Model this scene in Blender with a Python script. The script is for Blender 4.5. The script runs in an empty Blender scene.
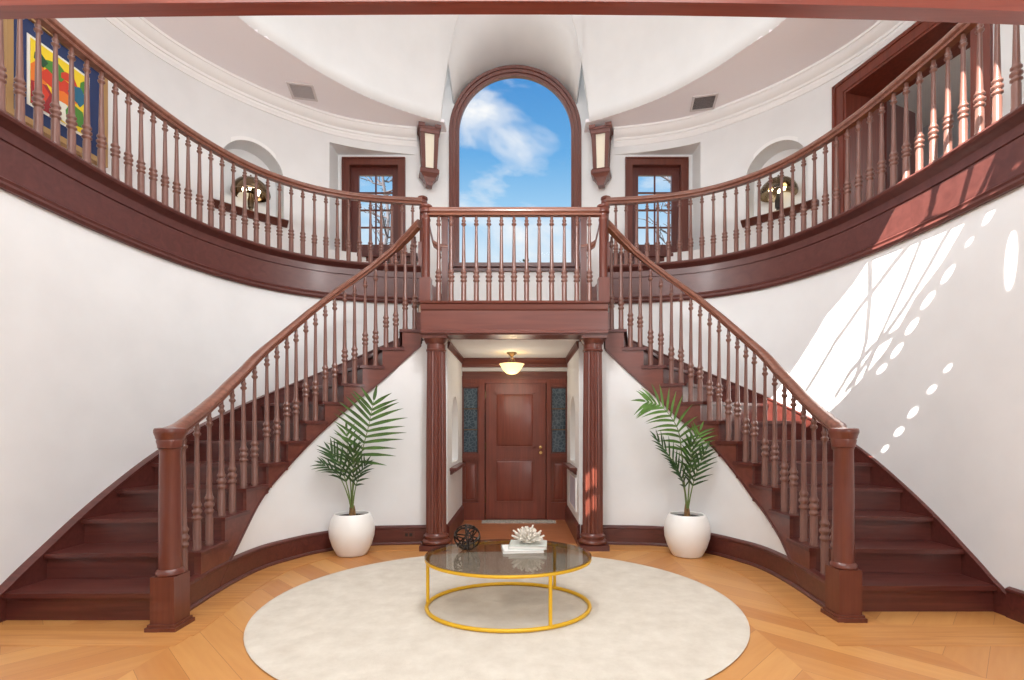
import bpy, bmesh, math, random
from mathutils import Vector, Matrix
random.seed(7)
C = bpy.context.scene.collection
PI = math.pi

# ------------------------------------------------------------------ helpers
def link(o):
    C.objects.link(o); return o

def finish(me, smooth):
    if smooth:
        me.polygons.foreach_set('use_smooth', [True] * len(me.polygons))
        me.set_sharp_from_angle(angle=math.radians(smooth))
    me.update()

def obj(name, bm, mat, parent=None, smooth=0, recalc=True):
    if recalc:
        bmesh.ops.recalc_face_normals(bm, faces=bm.faces[:])
    me = bpy.data.meshes.new(name)
    bm.to_mesh(me); bm.free()
    for m in (mat if isinstance(mat, (list, tuple)) else [mat]):
        me.materials.append(m)
    finish(me, smooth)
    o = link(bpy.data.objects.new(name, me))
    if parent is not None:
        o.parent = parent
        o.matrix_parent_inverse = parent_matrix(parent).inverted()
    return o

def parent_matrix(p):
    m = p.matrix_basis.copy()
    return parent_matrix(p.parent) @ p.matrix_parent_inverse @ m if p.parent is not None else m

def thing(name, label, cat, loc=(0, 0, 0), group=None):
    o = link(bpy.data.objects.new(name, None))
    o.empty_display_size = 0.1
    o.location = loc
    o['label'] = label; o['category'] = cat
    if group: o['group'] = group
    return o

def tag(o, label, cat, group=None):
    o['label'] = label; o['category'] = cat
    if group: o['group'] = group
    return o

def struct(o, label=None):
    o['kind'] = 'structure'
    if label: o['label'] = label
    return o

def box(bm, x0, x1, y0, y1, z0, z1, mi=0, M=None):
    vs = [Vector((x, y, z)) for x in (x0, x1) for y in (y0, y1) for z in (z0, z1)]
    if M is not None: vs = [M @ v for v in vs]
    v = [bm.verts.new(p) for p in vs]
    for f in ((0, 1, 3, 2), (4, 6, 7, 5), (0, 4, 5, 1), (2, 3, 7, 6), (0, 2, 6, 4), (1, 5, 7, 3)):
        bm.faces.new([v[i] for i in f]).material_index = mi

def prism(bm, poly, a, b, axis='z', M=None, mi=0):
    """poly: list of 2D points extruded from a to b along axis"""
    def p3(p, h):
        v = Vector((p[0], p[1], h)) if axis == 'z' else Vector((p[0], h, p[1]))
        return M @ v if M is not None else v
    lo = [bm.verts.new(p3(p, a)) for p in poly]; hi = [bm.verts.new(p3(p, b)) for p in poly]
    n = len(poly)
    bm.faces.new(lo).material_index = mi; bm.faces.new(hi[::-1]).material_index = mi
    for i in range(n):
        bm.faces.new((lo[i], lo[(i + 1) % n], hi[(i + 1) % n], hi[i])).material_index = mi

def lathe(bm, prof, seg=16, loc=(0, 0, 0), flute=None, mi=0):
    """prof: (r, z) bottom to top"""
    L = Vector(loc); rings = []
    for r, z in prof:
        ring = []
        for i in range(seg):
            a = 2 * PI * i / seg
            k = flute(i, z) if flute else 1.0
            ring.append(bm.verts.new(L + Vector((r * k * math.cos(a), r * k * math.sin(a), z))))
        rings.append(ring)
    for a, b in zip(rings, rings[1:]):
        for i in range(seg):
            bm.faces.new((a[i], a[(i + 1) % seg], b[(i + 1) % seg], b[i])).material_index = mi
    bm.faces.new(rings[0][::-1]).material_index = mi
    bm.faces.new(rings[-1]).material_index = mi

def sweep(bm, stations, closed=False, mi=0):
    """stations: list of rings of 3D points, all the same length, skinned together"""
    rs = [[bm.verts.new(p) for p in st] for st in stations]
    n = len(rs[0])
    pairs = list(zip(rs, rs[1:])) + ([(rs[-1], rs[0])] if closed else [])
    for a, b in pairs:
        for i in range(n):
            bm.faces.new((a[i], a[(i + 1) % n], b[(i + 1) % n], b[i])).material_index = mi
    if not closed:
        bm.faces.new(rs[0][::-1]).material_index = mi; bm.faces.new(rs[-1]).material_index = mi

def tube(bm, pts, r, seg=8, closed=False, mi=0):
    pts = [Vector(p) for p in pts]; n = len(pts); st = []
    up = None
    for i, p in enumerate(pts):
        a = pts[(i - 1) % n] if (closed or i > 0) else p
        b = pts[(i + 1) % n] if (closed or i < n - 1) else p
        t = (b - a).normalized()
        if up is None:
            up = Vector((0, 0, 1)) if abs(t.z) < .9 else Vector((1, 0, 0))
        s = t.cross(up).normalized(); u = s.cross(t).normalized(); up = u
        rr = r[i] if isinstance(r, (list, tuple)) else r
        st.append([p + s * rr * math.cos(2 * PI * k / seg) + u * rr * math.sin(2 * PI * k / seg) for k in range(seg)])
    sweep(bm, st, closed, mi)

def boolean(o, cutters):
    """subtract the cutter meshes for good and remove them"""
    for c in cutters:
        m = o.modifiers.new('cut', 'BOOLEAN'); m.operation = 'DIFFERENCE'; m.object = c; m.solver = 'EXACT'
    dg = bpy.context.evaluated_depsgraph_get(); dg.update()
    me = bpy.data.meshes.new_from_object(o.evaluated_get(dg))
    old = o.data; o.modifiers.clear(); o.data = me
    bpy.data.meshes.remove(old)
    for c in cutters:
        d = c.data; bpy.data.objects.remove(c); bpy.data.meshes.remove(d)
    me.update()
    return o

class Plan:
    """smooth plan curve given for the right-hand side as (x, y) from near the camera to the rear"""
    def __init__(self, pts, sub=16):
        P = [Vector(p) for p in pts]; P = [2 * P[0] - P[1]] + P + [2 * P[-1] - P[-2]]
        q = []
        for i in range(1, len(P) - 2):
            p0, p1, p2, p3 = P[i - 1:i + 3]
            for k in range(sub):
                t = k / sub
                q.append(.5 * ((2 * p1) + (p2 - p0) * t + (2 * p0 - 5 * p1 + 4 * p2 - p3) * t * t + (3 * p1 - p0 - 3 * p2 + p3) * t ** 3))
        q.append(P[-2])
        self.q = q; self.s = [0.0]
        for a, b in zip(q, q[1:]): self.s.append(self.s[-1] + (b - a).length)
        self.L = self.s[-1]
    def at(self, s, off=0.0):
        s = min(max(s, 0.0), self.L); i = 0
        lo, hi = 0, len(self.s) - 2
        while lo < hi:
            m = (lo + hi + 1) // 2
            if self.s[m] <= s: lo = m
            else: hi = m - 1
        i = lo
        t = (s - self.s[i]) / max(1e-9, self.s[i + 1] - self.s[i])
        p = self.q[i].lerp(self.q[i + 1], t)
        def nrm(j):
            a = self.q[max(0, j - 1)]; b = self.q[min(len(self.q) - 1, j + 1)]
            d = (b - a).normalized(); return Vector((d.y, -d.x))
        n = nrm(i).lerp(nrm(i + 1), t).normalized()
        return p + n * off
    def normal(self, s):
        return (self.at(s, 1.0) - self.at(s)).normalized()
    def find(self, fn):
        """arc length where fn(point) crosses zero"""
        pv = fn(self.q[0])
        for i in range(1, len(self.q)):
            v = fn(self.q[i])
            if (pv <= 0) != (v <= 0):
                t = pv / (pv - v); return self.s[i - 1] + t * (self.s[i] - self.s[i - 1])
            pv = v
        return self.L
    def y_at(self, y): return self.find(lambda p: p.y - y)
    def ray(self, k): return self.find(lambda p: p.x / max(.01, p.y) - k)     # where |x| / y = k
    def stations(self, a, b, step=0.12):
        n = max(2, int(round((b - a) / step)) + 1)
        return [a + (b - a) * i / (n - 1) for i in range(n)]

def P3(sg, p, z): return Vector((sg * p.x, p.y, z))

def sweep_plan(bm, plan, a, b, prof, sg, step=.12, zf=None, mi=0):
    """prof: closed list of (offset, z); zf(s) adds height along the way"""
    st = []
    for s in plan.stations(a, b, step):
        dz = zf(s) if zf else 0.0
        st.append([P3(sg, plan.at(s, o), z + dz) for o, z in prof])
    sweep(bm, st, False, mi)

# ------------------------------------------------------------------ materials
def new_mat(name):
    m = bpy.data.materials.new(name); m.use_nodes = True
    nt = m.node_tree; b = nt.nodes['Principled BSDF']
    return m, nt, b

def lin(c):
    return tuple(((v / 255 + .055) / 1.055) ** 2.4 if v > 10 else v / 255 / 12.92 for v in c) + (1.0,)

def plain(name, c, rough=.5, metal=0.0, spec=.5, noise=0.0, nscale=20.0, emit=0.0, coat=0.0):
    m, nt, b = new_mat(name)
    b.inputs['Base Color'].default_value = lin(c)
    b.inputs['Roughness'].default_value = rough; b.inputs['Metallic'].default_value = metal
    b.inputs['Specular IOR Level'].default_value = spec
    b.inputs['Coat Weight'].default_value = coat
    if emit:
        b.inputs['Emission Color'].default_value = lin(c); b.inputs['Emission Strength'].default_value = emit
    if noise:
        tc = nt.nodes.new('ShaderNodeTexCoord'); n = nt.nodes.new('ShaderNodeTexNoise')
        n.inputs['Scale'].default_value = nscale; n.inputs['Detail'].default_value = 4
        r = nt.nodes.new('ShaderNodeValToRGB')
        r.color_ramp.elements[0].position = .3; r.color_ramp.elements[1].position = .7
        r.color_ramp.elements[0].color = lin([max(0, v * (1 - noise)) for v in c])
        r.color_ramp.elements[1].color = lin([min(255, v * (1 + noise * .5)) for v in c])
        nt.links.new(tc.outputs['Object'], n.inputs['Vector']); nt.links.new(n.outputs['Fac'], r.inputs['Fac'])
        nt.links.new(r.outputs['Color'], b.inputs['Base Color'])
    return m

def wood(name, c0, c1, axis='z', rough=.32, coat=.25, scale=1.0, spec=.5):
    m, nt, b = new_mat(name)
    tc = nt.nodes.new('ShaderNodeTexCoord'); mp = nt.nodes.new('ShaderNodeMapping')
    k = {'x': (1.2, 22, 22), 'y': (22, 1.2, 22), 'z': (22, 22, 1.2)}[axis]
    mp.inputs['Scale'].default_value = tuple(v * scale for v in k)
    n = nt.nodes.new('ShaderNodeTexNoise'); n.inputs['Scale'].default_value = 1.0
    n.inputs['Detail'].default_value = 6; n.inputs['Distortion'].default_value = 1.2
    r = nt.nodes.new('ShaderNodeValToRGB')
    r.color_ramp.elements[0].position = .3; r.color_ramp.elements[1].position = .72
    r.color_ramp.elements[0].color = lin(c0); r.color_ramp.elements[1].color = lin(c1)
    nt.links.new(tc.outputs['Object'], mp.inputs['Vector']); nt.links.new(mp.outputs['Vector'], n.inputs['Vector'])
    nt.links.new(n.outputs['Fac'], r.inputs['Fac']); nt.links.new(r.outputs['Color'], b.inputs['Base Color'])
    b.inputs['Roughness'].default_value = rough; b.inputs['Coat Weight'].default_value = coat
    b.inputs['Coat Roughness'].default_value = .2; b.inputs['Specular IOR Level'].default_value = spec
    return m

M = {}
M['wall'] = plain('white_plaster', (230, 231, 231), .7, noise=.015, nscale=3)
M['soffit'] = plain('pale_grey_plaster', (250, 247, 251), .75)
M['cornice'] = plain('white_cornice_paint', (242, 242, 241), .5)
M['niche'] = plain('niche_plaster', (222, 214, 204), .7)
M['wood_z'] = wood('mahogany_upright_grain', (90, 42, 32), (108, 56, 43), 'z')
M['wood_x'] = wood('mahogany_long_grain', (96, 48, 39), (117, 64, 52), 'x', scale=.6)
M['wood_y'] = wood('mahogany_deep_grain', (94, 46, 38), (120, 64, 52), 'y')
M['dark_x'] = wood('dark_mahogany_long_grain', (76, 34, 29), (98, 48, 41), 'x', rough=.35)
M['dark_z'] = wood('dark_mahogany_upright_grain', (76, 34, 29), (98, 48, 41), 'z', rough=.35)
M['door'] = wood('red_mahogany_door', (100, 44, 30), (126, 58, 42), 'z', rough=.4)
M['baluster'] = wood('turned_mahogany', (106, 69, 59), (132, 94, 83), 'z', rough=.3)
M['rail'] = wood('handrail_mahogany', (112, 68, 54), (140, 92, 74), 'x', rough=.28)
M['wood_fascia'] = wood('gallery_fascia_mahogany', (82, 42, 37), (98, 54, 48), 'x', rough=.42, coat=.1, scale=.5)
M['beam'] = wood('beam_mahogany', (124, 56, 44), (150, 74, 58), 'x', rough=.35)

# ------------------------------------------------------------------ plan curves of the oval hall (metres, camera at the origin)
P_out = Plan([(3.42, -3.2), (3.42, 0), (3.43, 2.2), (3.45, 3.4), (3.43, 4.25), (3.29, 5.08), (3.0, 5.74), (2.55, 6.19), (2.0, 6.44), (1.3, 6.56), (.6, 6.6)])
P_in = Plan([(2.22, 2.7), (2.275, 3.3), (2.345, 4.05), (2.33, 4.58), (2.22, 4.90), (2.03, 5.22), (1.66, 5.52), (1.12, 5.60), (.7, 5.62)])
P_up = Plan([(4.5, -3.2), (4.5, 3.0), (4.5, 4.5), (4.38, 5.5), (4.12, 6.2), (3.6, 6.88), (2.85, 7.48), (2.2, 7.74), (1.55, 7.87)])
P_dome = Plan([(3.72, 3.0), (3.55, 4.25), (3.1, 5.67), (2.88, 6.05), (2.49, 6.6), (1.94, 7.13), (1.16, 7.58), (.5, 7.76), (0, 7.78)])

H_LAND = 2.606; R = H_LAND / 13; H_GAL = 3.41; H_CEIL = 5.95; EYE = 1.3
CX, HY, F = 515.0, 428.0, 500.0; CAM_X = .083

# ------------------------------------------------------------------ floor
def floor_material():
    m, nt, b = new_mat('honey_oak_chevron_parquet')
    N = nt.nodes.new; Lk = nt.links.new
    tc = N('ShaderNodeTexCoord'); sx = N('ShaderNodeSeparateXYZ'); Lk(tc.outputs['Object'], sx.inputs[0])
    def math_(op, a, bb=None, c=None):
        n = N('ShaderNodeMath'); n.operation = op
        for i, v in enumerate((a, bb, c)):
            if v is None: continue
            if isinstance(v, (int, float)): n.inputs[i].default_value = v
            else: Lk(v, n.inputs[i])
        return n.outputs[0]
    # chevron: zig-zag columns 1.25 m wide, boards 0.12 m
    px = math_('PINGPONG', math_('ADD', sx.outputs[0], 20.0), .9)
    u = math_('ADD', math_('MULTIPLY', sx.outputs[1], .707), math_('MULTIPLY', px, .707))
    col = math_('FLOOR', math_('DIVIDE', math_('ADD', sx.outputs[0], 20.0), .9))
    bd = math_('DIVIDE', u, .19)
    idx = math_('FLOOR', bd); fr = math_('FRACT', bd)
    cm = N('ShaderNodeCombineXYZ'); Lk(idx, cm.inputs[0]); Lk(col, cm.inputs[1])
    wn = N('ShaderNodeTexWhiteNoise'); wn.noise_dimensions = '2D'; Lk(cm.outputs[0], wn.inputs['Vector'])
    # grain along the boards
    cg = N('ShaderNodeCombineXYZ'); Lk(math_('MULTIPLY', u, 30.0), cg.inputs[0])
    v = math_('SUBTRACT', math_('MULTIPLY', sx.outputs[1], .707), math_('MULTIPLY', px, .707)); Lk(math_('MULTIPLY', v, 2.5), cg.inputs[1])
    Lk(wn.outputs['Value'], cg.inputs[2])
    ns = N('ShaderNodeTexNoise'); ns.inputs['Scale'].default_value = 1; ns.inputs['Detail'].default_value = 5; Lk(cg.outputs[0], ns.inputs['Vector'])
    mixv = math_('ADD', math_('MULTIPLY', wn.outputs['Value'], .55), math_('MULTIPLY', ns.outputs['Fac'], .45))
    r = N('ShaderNodeValToRGB'); Lk(mixv, r.inputs['Fac'])
    r.color_ramp.elements[0].position = .15; r.color_ramp.elements[1].position = .85
    r.color_ramp.elements[0].color = lin(FLOOR_C[0]); r.color_ramp.elements[1].color = lin(FLOOR_C[1])
    gap = math_('LESS_THAN', fr, .012)
    mx = N('ShaderNodeMix'); mx.data_type = 'RGBA'; Lk(gap, mx.inputs[0]); Lk(r.outputs['Color'], mx.inputs[6])
    mx.inputs[7].default_value = lin((150, 95, 50)); Lk(mx.outputs[2], b.inputs['Base Color'])
    b.inputs['Roughness'].default_value = .36; b.inputs['Coat Weight'].default_value = .12; b.inputs['Coat Roughness'].default_value = .25
    return m
FLOOR_C = ((184, 120, 62), (212, 156, 92))
M['floor'] = floor_material()
M['border'] = wood('honey_oak_border_boards', (184, 122, 64), (208, 150, 88), 'x', rough=.36, coat=.12)

bm = bmesh.new(); box(bm, -5.2, 5.2, -3.3, 8.6, -.1, 0)
struct(obj('floor', bm, M['floor']))
# border boards that run along the stairs and across in front of the first steps
k = 0
for sg in (-1, 1):
    bm = bmesh.new()
    sweep_plan(bm, P_in, P_in.y_at(3.1), P_in.L - .3, [(-.30, .0), (-.30, .003), (-.04, .003), (-.04, .0)], sg)
    bm2 = bm
    o = struct(obj('trim_border_%d' % (k + 1), bm2, M['border'])); k += 1
    bm = bmesh.new(); box(bm, *(sorted((sg * 1.98, sg * 3.42))), 2.98, 3.30, .0, .0022)
    o = struct(obj('trim_border_%d' % (k + 1), bm, M['border'])); k += 1

# ------------------------------------------------------------------ lower curved walls, galleries, upper walls
S0 = P_out.y_at(-3.1); SG1 = P_out.find(lambda p: 1.22 - p.x)            # gallery ends 1.22 m from the axis
SU1 = P_up.L
side_name = {-1: 'left', 1: 'right'}
tn = 1
for sg in (-1, 1):
    bm = bmesh.new(); sweep_plan(bm, P_out, S0, P_out.find(lambda p: 1.27 - p.x), [(0, 0), (0, 2.97), (.2, 2.97), (.2, 0)], sg); sweep_plan(bm, P_out, P_out.find(lambda p: 1.27 - p.x), P_out.find(lambda p: 1.05 - p.x), [(0, 0), (0, 2.6), (.2, 2.6), (.2, 0)], sg)
    struct(obj('wall_' + side_name[sg], bm, M['wall'], smooth=40))
    # fascia of the gallery
    z0, z1 = 2.925, H_GAL
    prof = [(.05, z0), (-.035, z0), (-.05, z0 + .02), (-.035, z0 + .045), (-.02, z0 + .05), (-.028, z0 + .07), (-.012, z0 + .085),
            (-.012, z1 - .165), (-.004, z1 - .16), (-.004, z1 - .15), (-.016, z1 - .145), (-.016, z1 - .07), (-.03, z1 - .06), (-.06, z1 - .04), (-.085, z1 - .03), (-.095, z1 - .012), (-.09, z1 + .004), (.05, z1 + .004)]
    bm = bmesh.new(); sweep_plan(bm, P_out, S0, SG1, prof, sg)
    struct(obj('trim_gallery_fascia_' + side_name[sg], bm, M['wood_fascia'] if 'wood_fascia' in M else M['wood_x'], smooth=30))
    # gallery floor
    bm = bmesh.new(); st = []
    n = 60
    for i in range(n + 1):
        a = P_out.at(S0 + (SG1 - S0) * i / n, .045); b = P_up.at(SU1 * i / n, .1) if i < n else Vector((1.22, 7.9))
        st.append([P3(sg, a, H_GAL - .1), P3(sg, a, H_GAL), P3(sg, b, H_GAL), P3(sg, b, H_GAL - .1)])
    sweep(bm, st); struct(obj('floor_gallery_' + side_name[sg], bm, M['border'], smooth=30))

def arch_poly(w, h, zb, n=20):
    """rectangle of half width w topped by a half circle, springing at zb + h"""
    p = [(-w, zb), (w, zb)]
    for i in range(n + 1):
        a = PI * i / n; p.append((w * math.cos(a), zb + h + w * math.sin(a)))
    return p

def wall_frame(plan, s, sg):
    """matrix with local +y into the wall, local x along the wall, z up, origin on the wall at the floor"""
    p = plan.at(s); n = plan.normal(s)
    y = Vector((sg * n.x, n.y, 0)).normalized(); z = Vector((0, 0, 1)); x = y.cross(z).normalized()
    return Matrix(((x.x, y.x, 0, sg * p.x), (x.y, y.y, 0, p.y), (0, 0, 1, 0), (0, 0, 0, 1)))

def cutter(poly, a, b, axis, Mx=None):
    bm = bmesh.new(); prism(bm, poly, a, b, axis, Mx); return obj('cutter', bm, M['wall'])

S_NICHE = P_up.ray(.523); NW = .40; NICHE_Z = 4.25
SD0, SD1 = P_up.ray(.93), P_up.ray(.665)                # doorway opening on the right
W2 = (1.78, 2.66, 4.0, 5.50)                            # side window opening: |x| range and z range
upper = {}
for sg in (-1, 1):
    bm = bmesh.new(); sweep_plan(bm, P_up, 0, SU1, [(0, H_GAL - .3), (0, H_CEIL + .05), (.5, H_CEIL + .05), (.5, H_GAL - .3)], sg)
    o = obj('wall_upper_' + side_name[sg], bm, M['wall'])
    Mn = wall_frame(P_up, S_NICHE, sg)
    cut = [cutter(arch_poly(NW, .58, NICHE_Z), -.3, .30, 'y', Mn)]
    x0, x1 = sorted((sg * 1.40, sg * (W2[1] + .13)))
    cut.append(cutter([(x0, 3.99), (x1, 3.99), (x1, 5.60), (x0, 5.60)], 6.9, 9.2, 'y'))
    if sg > 0:
        a, b = P_up.at(SD0), P_up.at(SD1)
        y = Vector((P_up.normal((SD0 + SD1) / 2).x, P_up.normal((SD0 + SD1) / 2).y, 0)); x = Vector((b.x - a.x, b.y - a.y, 0))
        w = x.length; x.normalize(); y = Vector((0, 0, 1)).cross(x) * -1
        if y.x < 0: y = -y
        M_door = Matrix(((x.x, y.x, 0, a.x), (x.y, y.y, 0, a.y), (0, 0, 1, 0), (0, 0, 0, 1))); W_door = w
        cut.append(cutter([(0, H_GAL - .01), (w, H_GAL - .01), (w, 5.46), (0, 5.46)], -.5, 1.2, 'y', M_door))
    boolean(o, cut); finish(o.data, 30); struct(o)

# flat ceiling strip above the gallery and the cornice below it
for sg in (-1, 1):
    bm = bmesh.new(); st = []; n = 60
    a0 = P_dome.y_at(3.0); a1 = P_dome.find(lambda p: 1.08 - p.x); b0 = P_up.y_at(3.0)
    for i in range(n + 1):
        a = P_dome.at(a0 + (a1 - a0) * i / n); b = P_up.at(b0 + (SU1 - b0) * i / n, .25) if i < n else Vector((1.08, 7.95))
        st.append([P3(sg, a, H_CEIL), P3(sg, a, H_CEIL + .05), P3(sg, b, H_CEIL + .05), P3(sg, b, H_CEIL)])
    sweep(bm, st); struct(obj('ceiling_gallery_' + side_name[sg], bm, M['soffit'], smooth=30))
    z = H_CEIL
    prof = [(.02, z), (-.15, z), (-.15, z - .03), (-.135, z - .035), (-.12, z - .065), (-.08, z - .105), (-.05, z - .12), (-.045, z - .15), (-.03, z - .155), (-.03, z - .185), (-.02, z - .20), (-.012, z - .23), (.02, z - .235)]
    sw = P_up.find(lambda p: 1.5 - p.x)
    bm = bmesh.new(); sweep_plan(bm, P_up, P_up.y_at(1.0), sw, prof, sg)
    struct(obj('trim_cornice_' + side_name[sg], bm, M['cornice'], smooth=30))

# ------------------------------------------------------------------ dome with the vault over the arched window
REAR = 7.87
def lean(h): return .26 * h * h if h > 0 else 0.0
def dome_pt(sg, s, z):
    p = P_dome.at(s); q = Vector((p.x, p.y)); c = Vector((0, 3.4)); d = (c - q).normalized()
    return P3(sg, q + d * lean(z - H_CEIL), z)
VW, VH = 1.10, 1.95
def vault_z(x):
    t = 1 - (abs(x) / VW) ** 2
    return H_CEIL + VH * math.sqrt(max(0.0, t))
TOP = 8.25
bm = bmesh.new(); edge = {}
n, mrows = 70, 14
a0 = P_dome.y_at(3.0)
for sg in (-1, 1):
    grid = []
    for i in range(n + 1):
        s = a0 + (P_dome.L - a0) * i / n
        z0 = H_CEIL
        for _ in range(25):                       # start on the vault's edge where the vault cuts the dome
            z0 = .5 * z0 + .5 * max(H_CEIL, vault_z(dome_pt(sg, s, z0).x))
        grid.append([bm.verts.new(dome_pt(sg, s, z0 + (TOP - z0) * j / mrows)) for j in range(mrows + 1)])
        edge.setdefault(sg, []).append(dome_pt(sg, s, z0))
    for i in range(n):
        for j in range(mrows):
            f = (grid[i][j], grid[i + 1][j], grid[i + 1][j + 1], grid[i][j + 1])
            bm.faces.new(f)
bmesh.ops.remove_doubles(bm, verts=bm.verts[:], dist=1e-4)
o = obj('wall_dome', bm, M['wall'], smooth=60); struct(o)
sol = o.modifiers.new('thick', 'SOLIDIFY'); sol.thickness = .06; sol.offset = 1
# vault: from the dome's edge back to the window wall
bm = bmesh.new(); rows = []
full = [p for p in edge[-1] if abs(p.x) <= VW + .02] + [p for p in reversed(edge[1]) if abs(p.x) <= VW + .02][1:]
for p in full:
    a_ = math.atan2(max(0.0, p.z - H_CEIL) / VH, p.x / VW); w_ = bm.verts.new((1.07 * math.cos(a_), REAR + .004, 5.945 + 1.07 * math.sin(a_)))
    rows.append((bm.verts.new(p), bm.verts.new((.55 * p.x + .45 * w_.co.x, .5 * (p.y + REAR), .55 * p.z + .45 * w_.co.z)), w_))
for a, b in zip(rows, rows[1:]): [bm.faces.new((a[i], a[i + 1], b[i + 1], b[i])) for i in (0, 1)]
o = obj('ceiling_vault', bm, M['wall'], smooth=60); struct(o)
sol = o.modifiers.new('thick', 'SOLIDIFY'); sol.thickness = .03; sol.offset = 0

# rear wall with the three window openings
bm = bmesh.new(); box(bm, -3.0, 3.0, REAR, REAR + .12, H_LAND - .2, 8.4)
o = obj('wall_rear', bm, M['wall'])
AW, SILL, SPRING = 1.036, 3.87, 5.945
cut = [cutter(arch_poly(AW - .02, SPRING - SILL, SILL, 40), REAR - .5, REAR + .9, 'y')]
for sg in (-1, 1):
    x0, x1 = sorted((sg * W2[0], sg * W2[1]))
    cut.append(cutter([(x0, W2[2]), (x1, W2[2]), (x1, W2[3]), (x0, W2[3])], REAR - .5, REAR + .9, 'y'))
boolean(o, cut); struct(o)

# ------------------------------------------------------------------ roof over the near part of the hall, with added unseen openings that shape the sun patches; wall behind the camera
SUN = Vector((.40, .52, -.755)).normalized()
def wall_hit(px, py):
    """point on the right-hand curved wall seen at a photo pixel"""
    s = P_out.find(lambda p: (p.x - CAM_X) / max(.01, p.y) - (px - 520.5) / F); p = P_out.at(s); return Vector((p.x, p.y, EYE + (HY - py) * p.y / F))
def sky(p, z=6.0):
    t = (p.z - z) / SUN.z; q = p - SUN * t; return (q.x, q.y)
bm = bmesh.new(); box(bm, -4.7, 4.7, -3.2, 3.02, 6.0, 6.06)
roof = obj('ceiling', bm, M['wall'])
lat = [(921, 150), (909, 186), (888, 225), (871, 257), (852, 286), (827, 315), (795, 367), (770, 400), (742, 418), (800, 440), (847, 400), (886, 356), (915, 304), (941, 271), (966, 229), (984, 205), (1000, 165), (1006, 95), (965, 95), (940, 120)]
main = [sky(wall_hit(*p)) for p in lat]
cut = [cutter(main, 5.8, 6.3, 'z')]  # made-up opening, outlined so the sun draws the main wall patch
def oval(px, py, a, b, tilt):
    pts = []
    for i in range(14):
        t = 2 * PI * i / 14; u, v = a * math.cos(t), b * math.sin(t)
        pts.append(sky(wall_hit(px + u * math.cos(tilt) - v * math.sin(tilt), py + u * math.sin(tilt) + v * math.cos(tilt))))
    return pts
holes = [(989, 220, 5, 14, .45), (969.5, 246, 4, 9, .5), (948, 278, 5, 14, .5), (928, 304, 5, 14, .55), (912, 330, 5, 13, .55), (897, 354, 4.5, 12, .55), (882, 372, 4.5, 9, .6),
         (948, 372, 4.5, 8, .5), (932, 393, 5, 8, .5), (913, 416, 5, 9, .5), (899, 435, 5, 8, .5), (885, 452, 4, 7, .5), (871, 463, 3, 6, .5), (1011, 265, 6, 34, .06), (1003, 196, 4, 5, .9), (1016, 175, 5, 9, .6)]
for h in holes: cut.append(cutter(oval(*h), 5.8, 6.3, 'z'))
for (xa, xb, ya, yb) in ((586, 592, 472, 494), (595, 599.5, 470, 493), (586, 592, 498, 519), (595, 599, 497, 517)):
    pts = [Vector(((x - CX) / F * 5.33, 5.33, EYE + (HY - y) / F * 5.33)) for x, y in ((xa, ya), (xb, ya), (xb, yb), (xa, yb))]
    cut.append(cutter([sky(p) for p in pts], 5.8, 6.3, 'z'))
boolean(roof, cut); struct(roof)
bm = bmesh.new()
bars = [((870, 258), (870, 300), (866, 345), (850, 400)), ((940, 150), (932, 215), (905, 285), (880, 340), (862, 385)), ((978, 150), (960, 215), (940, 250), (905, 310), (880, 345), (845, 395)),
        ((1003, 150), (985, 190), (960, 240)),
        ((960, 225), (925, 228), (895, 265), (860, 310), (835, 345), (805, 395)), ((905, 330), (872, 350), (850, 375), (835, 400)), ((955, 120), (950, 160), (930, 215))]
for bar in bars:
    tube(bm, [Vector((*sky(wall_hit(*p)), 6.03)) for p in bar], .022, 6)
struct(obj('window_skylight_bars', bm, M['dark_x']))  # unseen bars added to stripe the sun patch, not a real skylight
bm = bmesh.new(); box(bm, -4.7, 4.7, -3.3, -3.2, 0, 6.06); struct(obj('wall_behind_camera', bm, M['wall']))
bm = bmesh.new(); box(bm, -4.2, 4.2, 2.94, 3.0, 6.0, 8.4)
box(bm, -4.2, 4.2, 2.94, 8.2, 8.3, 8.36); struct(obj('ceiling_dome_top', bm, M['wall']))

# ------------------------------------------------------------------ header beam across the hall near the camera
bm = bmesh.new(); st = []
for i in range(41):
    x = -3.46 + 6.92 * i / 40; u = x / 2.3 * F + CX
    drop = ((u - 515) / 512) ** 2; yb = 14.6 + drop * (4.5 if u < 515 else 9.5)
    zb = EYE + (HY - yb) / F * 2.38
    st.append([Vector((x, 2.3, zb - .004)), Vector((x, 2.3, zb + .2)), Vector((x, 2.38, zb + .2)), Vector((x, 2.38, zb))])
sweep(bm, st)
tag(struct(obj('trim_header_beam', bm, M['beam'])), 'red mahogany header beam across the top of the hall', 'beam')

# ------------------------------------------------------------------ staircases
def lerp_list(pts, x):
    if x <= pts[0][0]: return pts[0][1]
    for (x0, y0), (x1, y1) in zip(pts, pts[1:]):
        if x <= x1: return y0 + (y1 - y0) * (x - x0) / (x1 - x0)
    return pts[-1][1]

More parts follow.
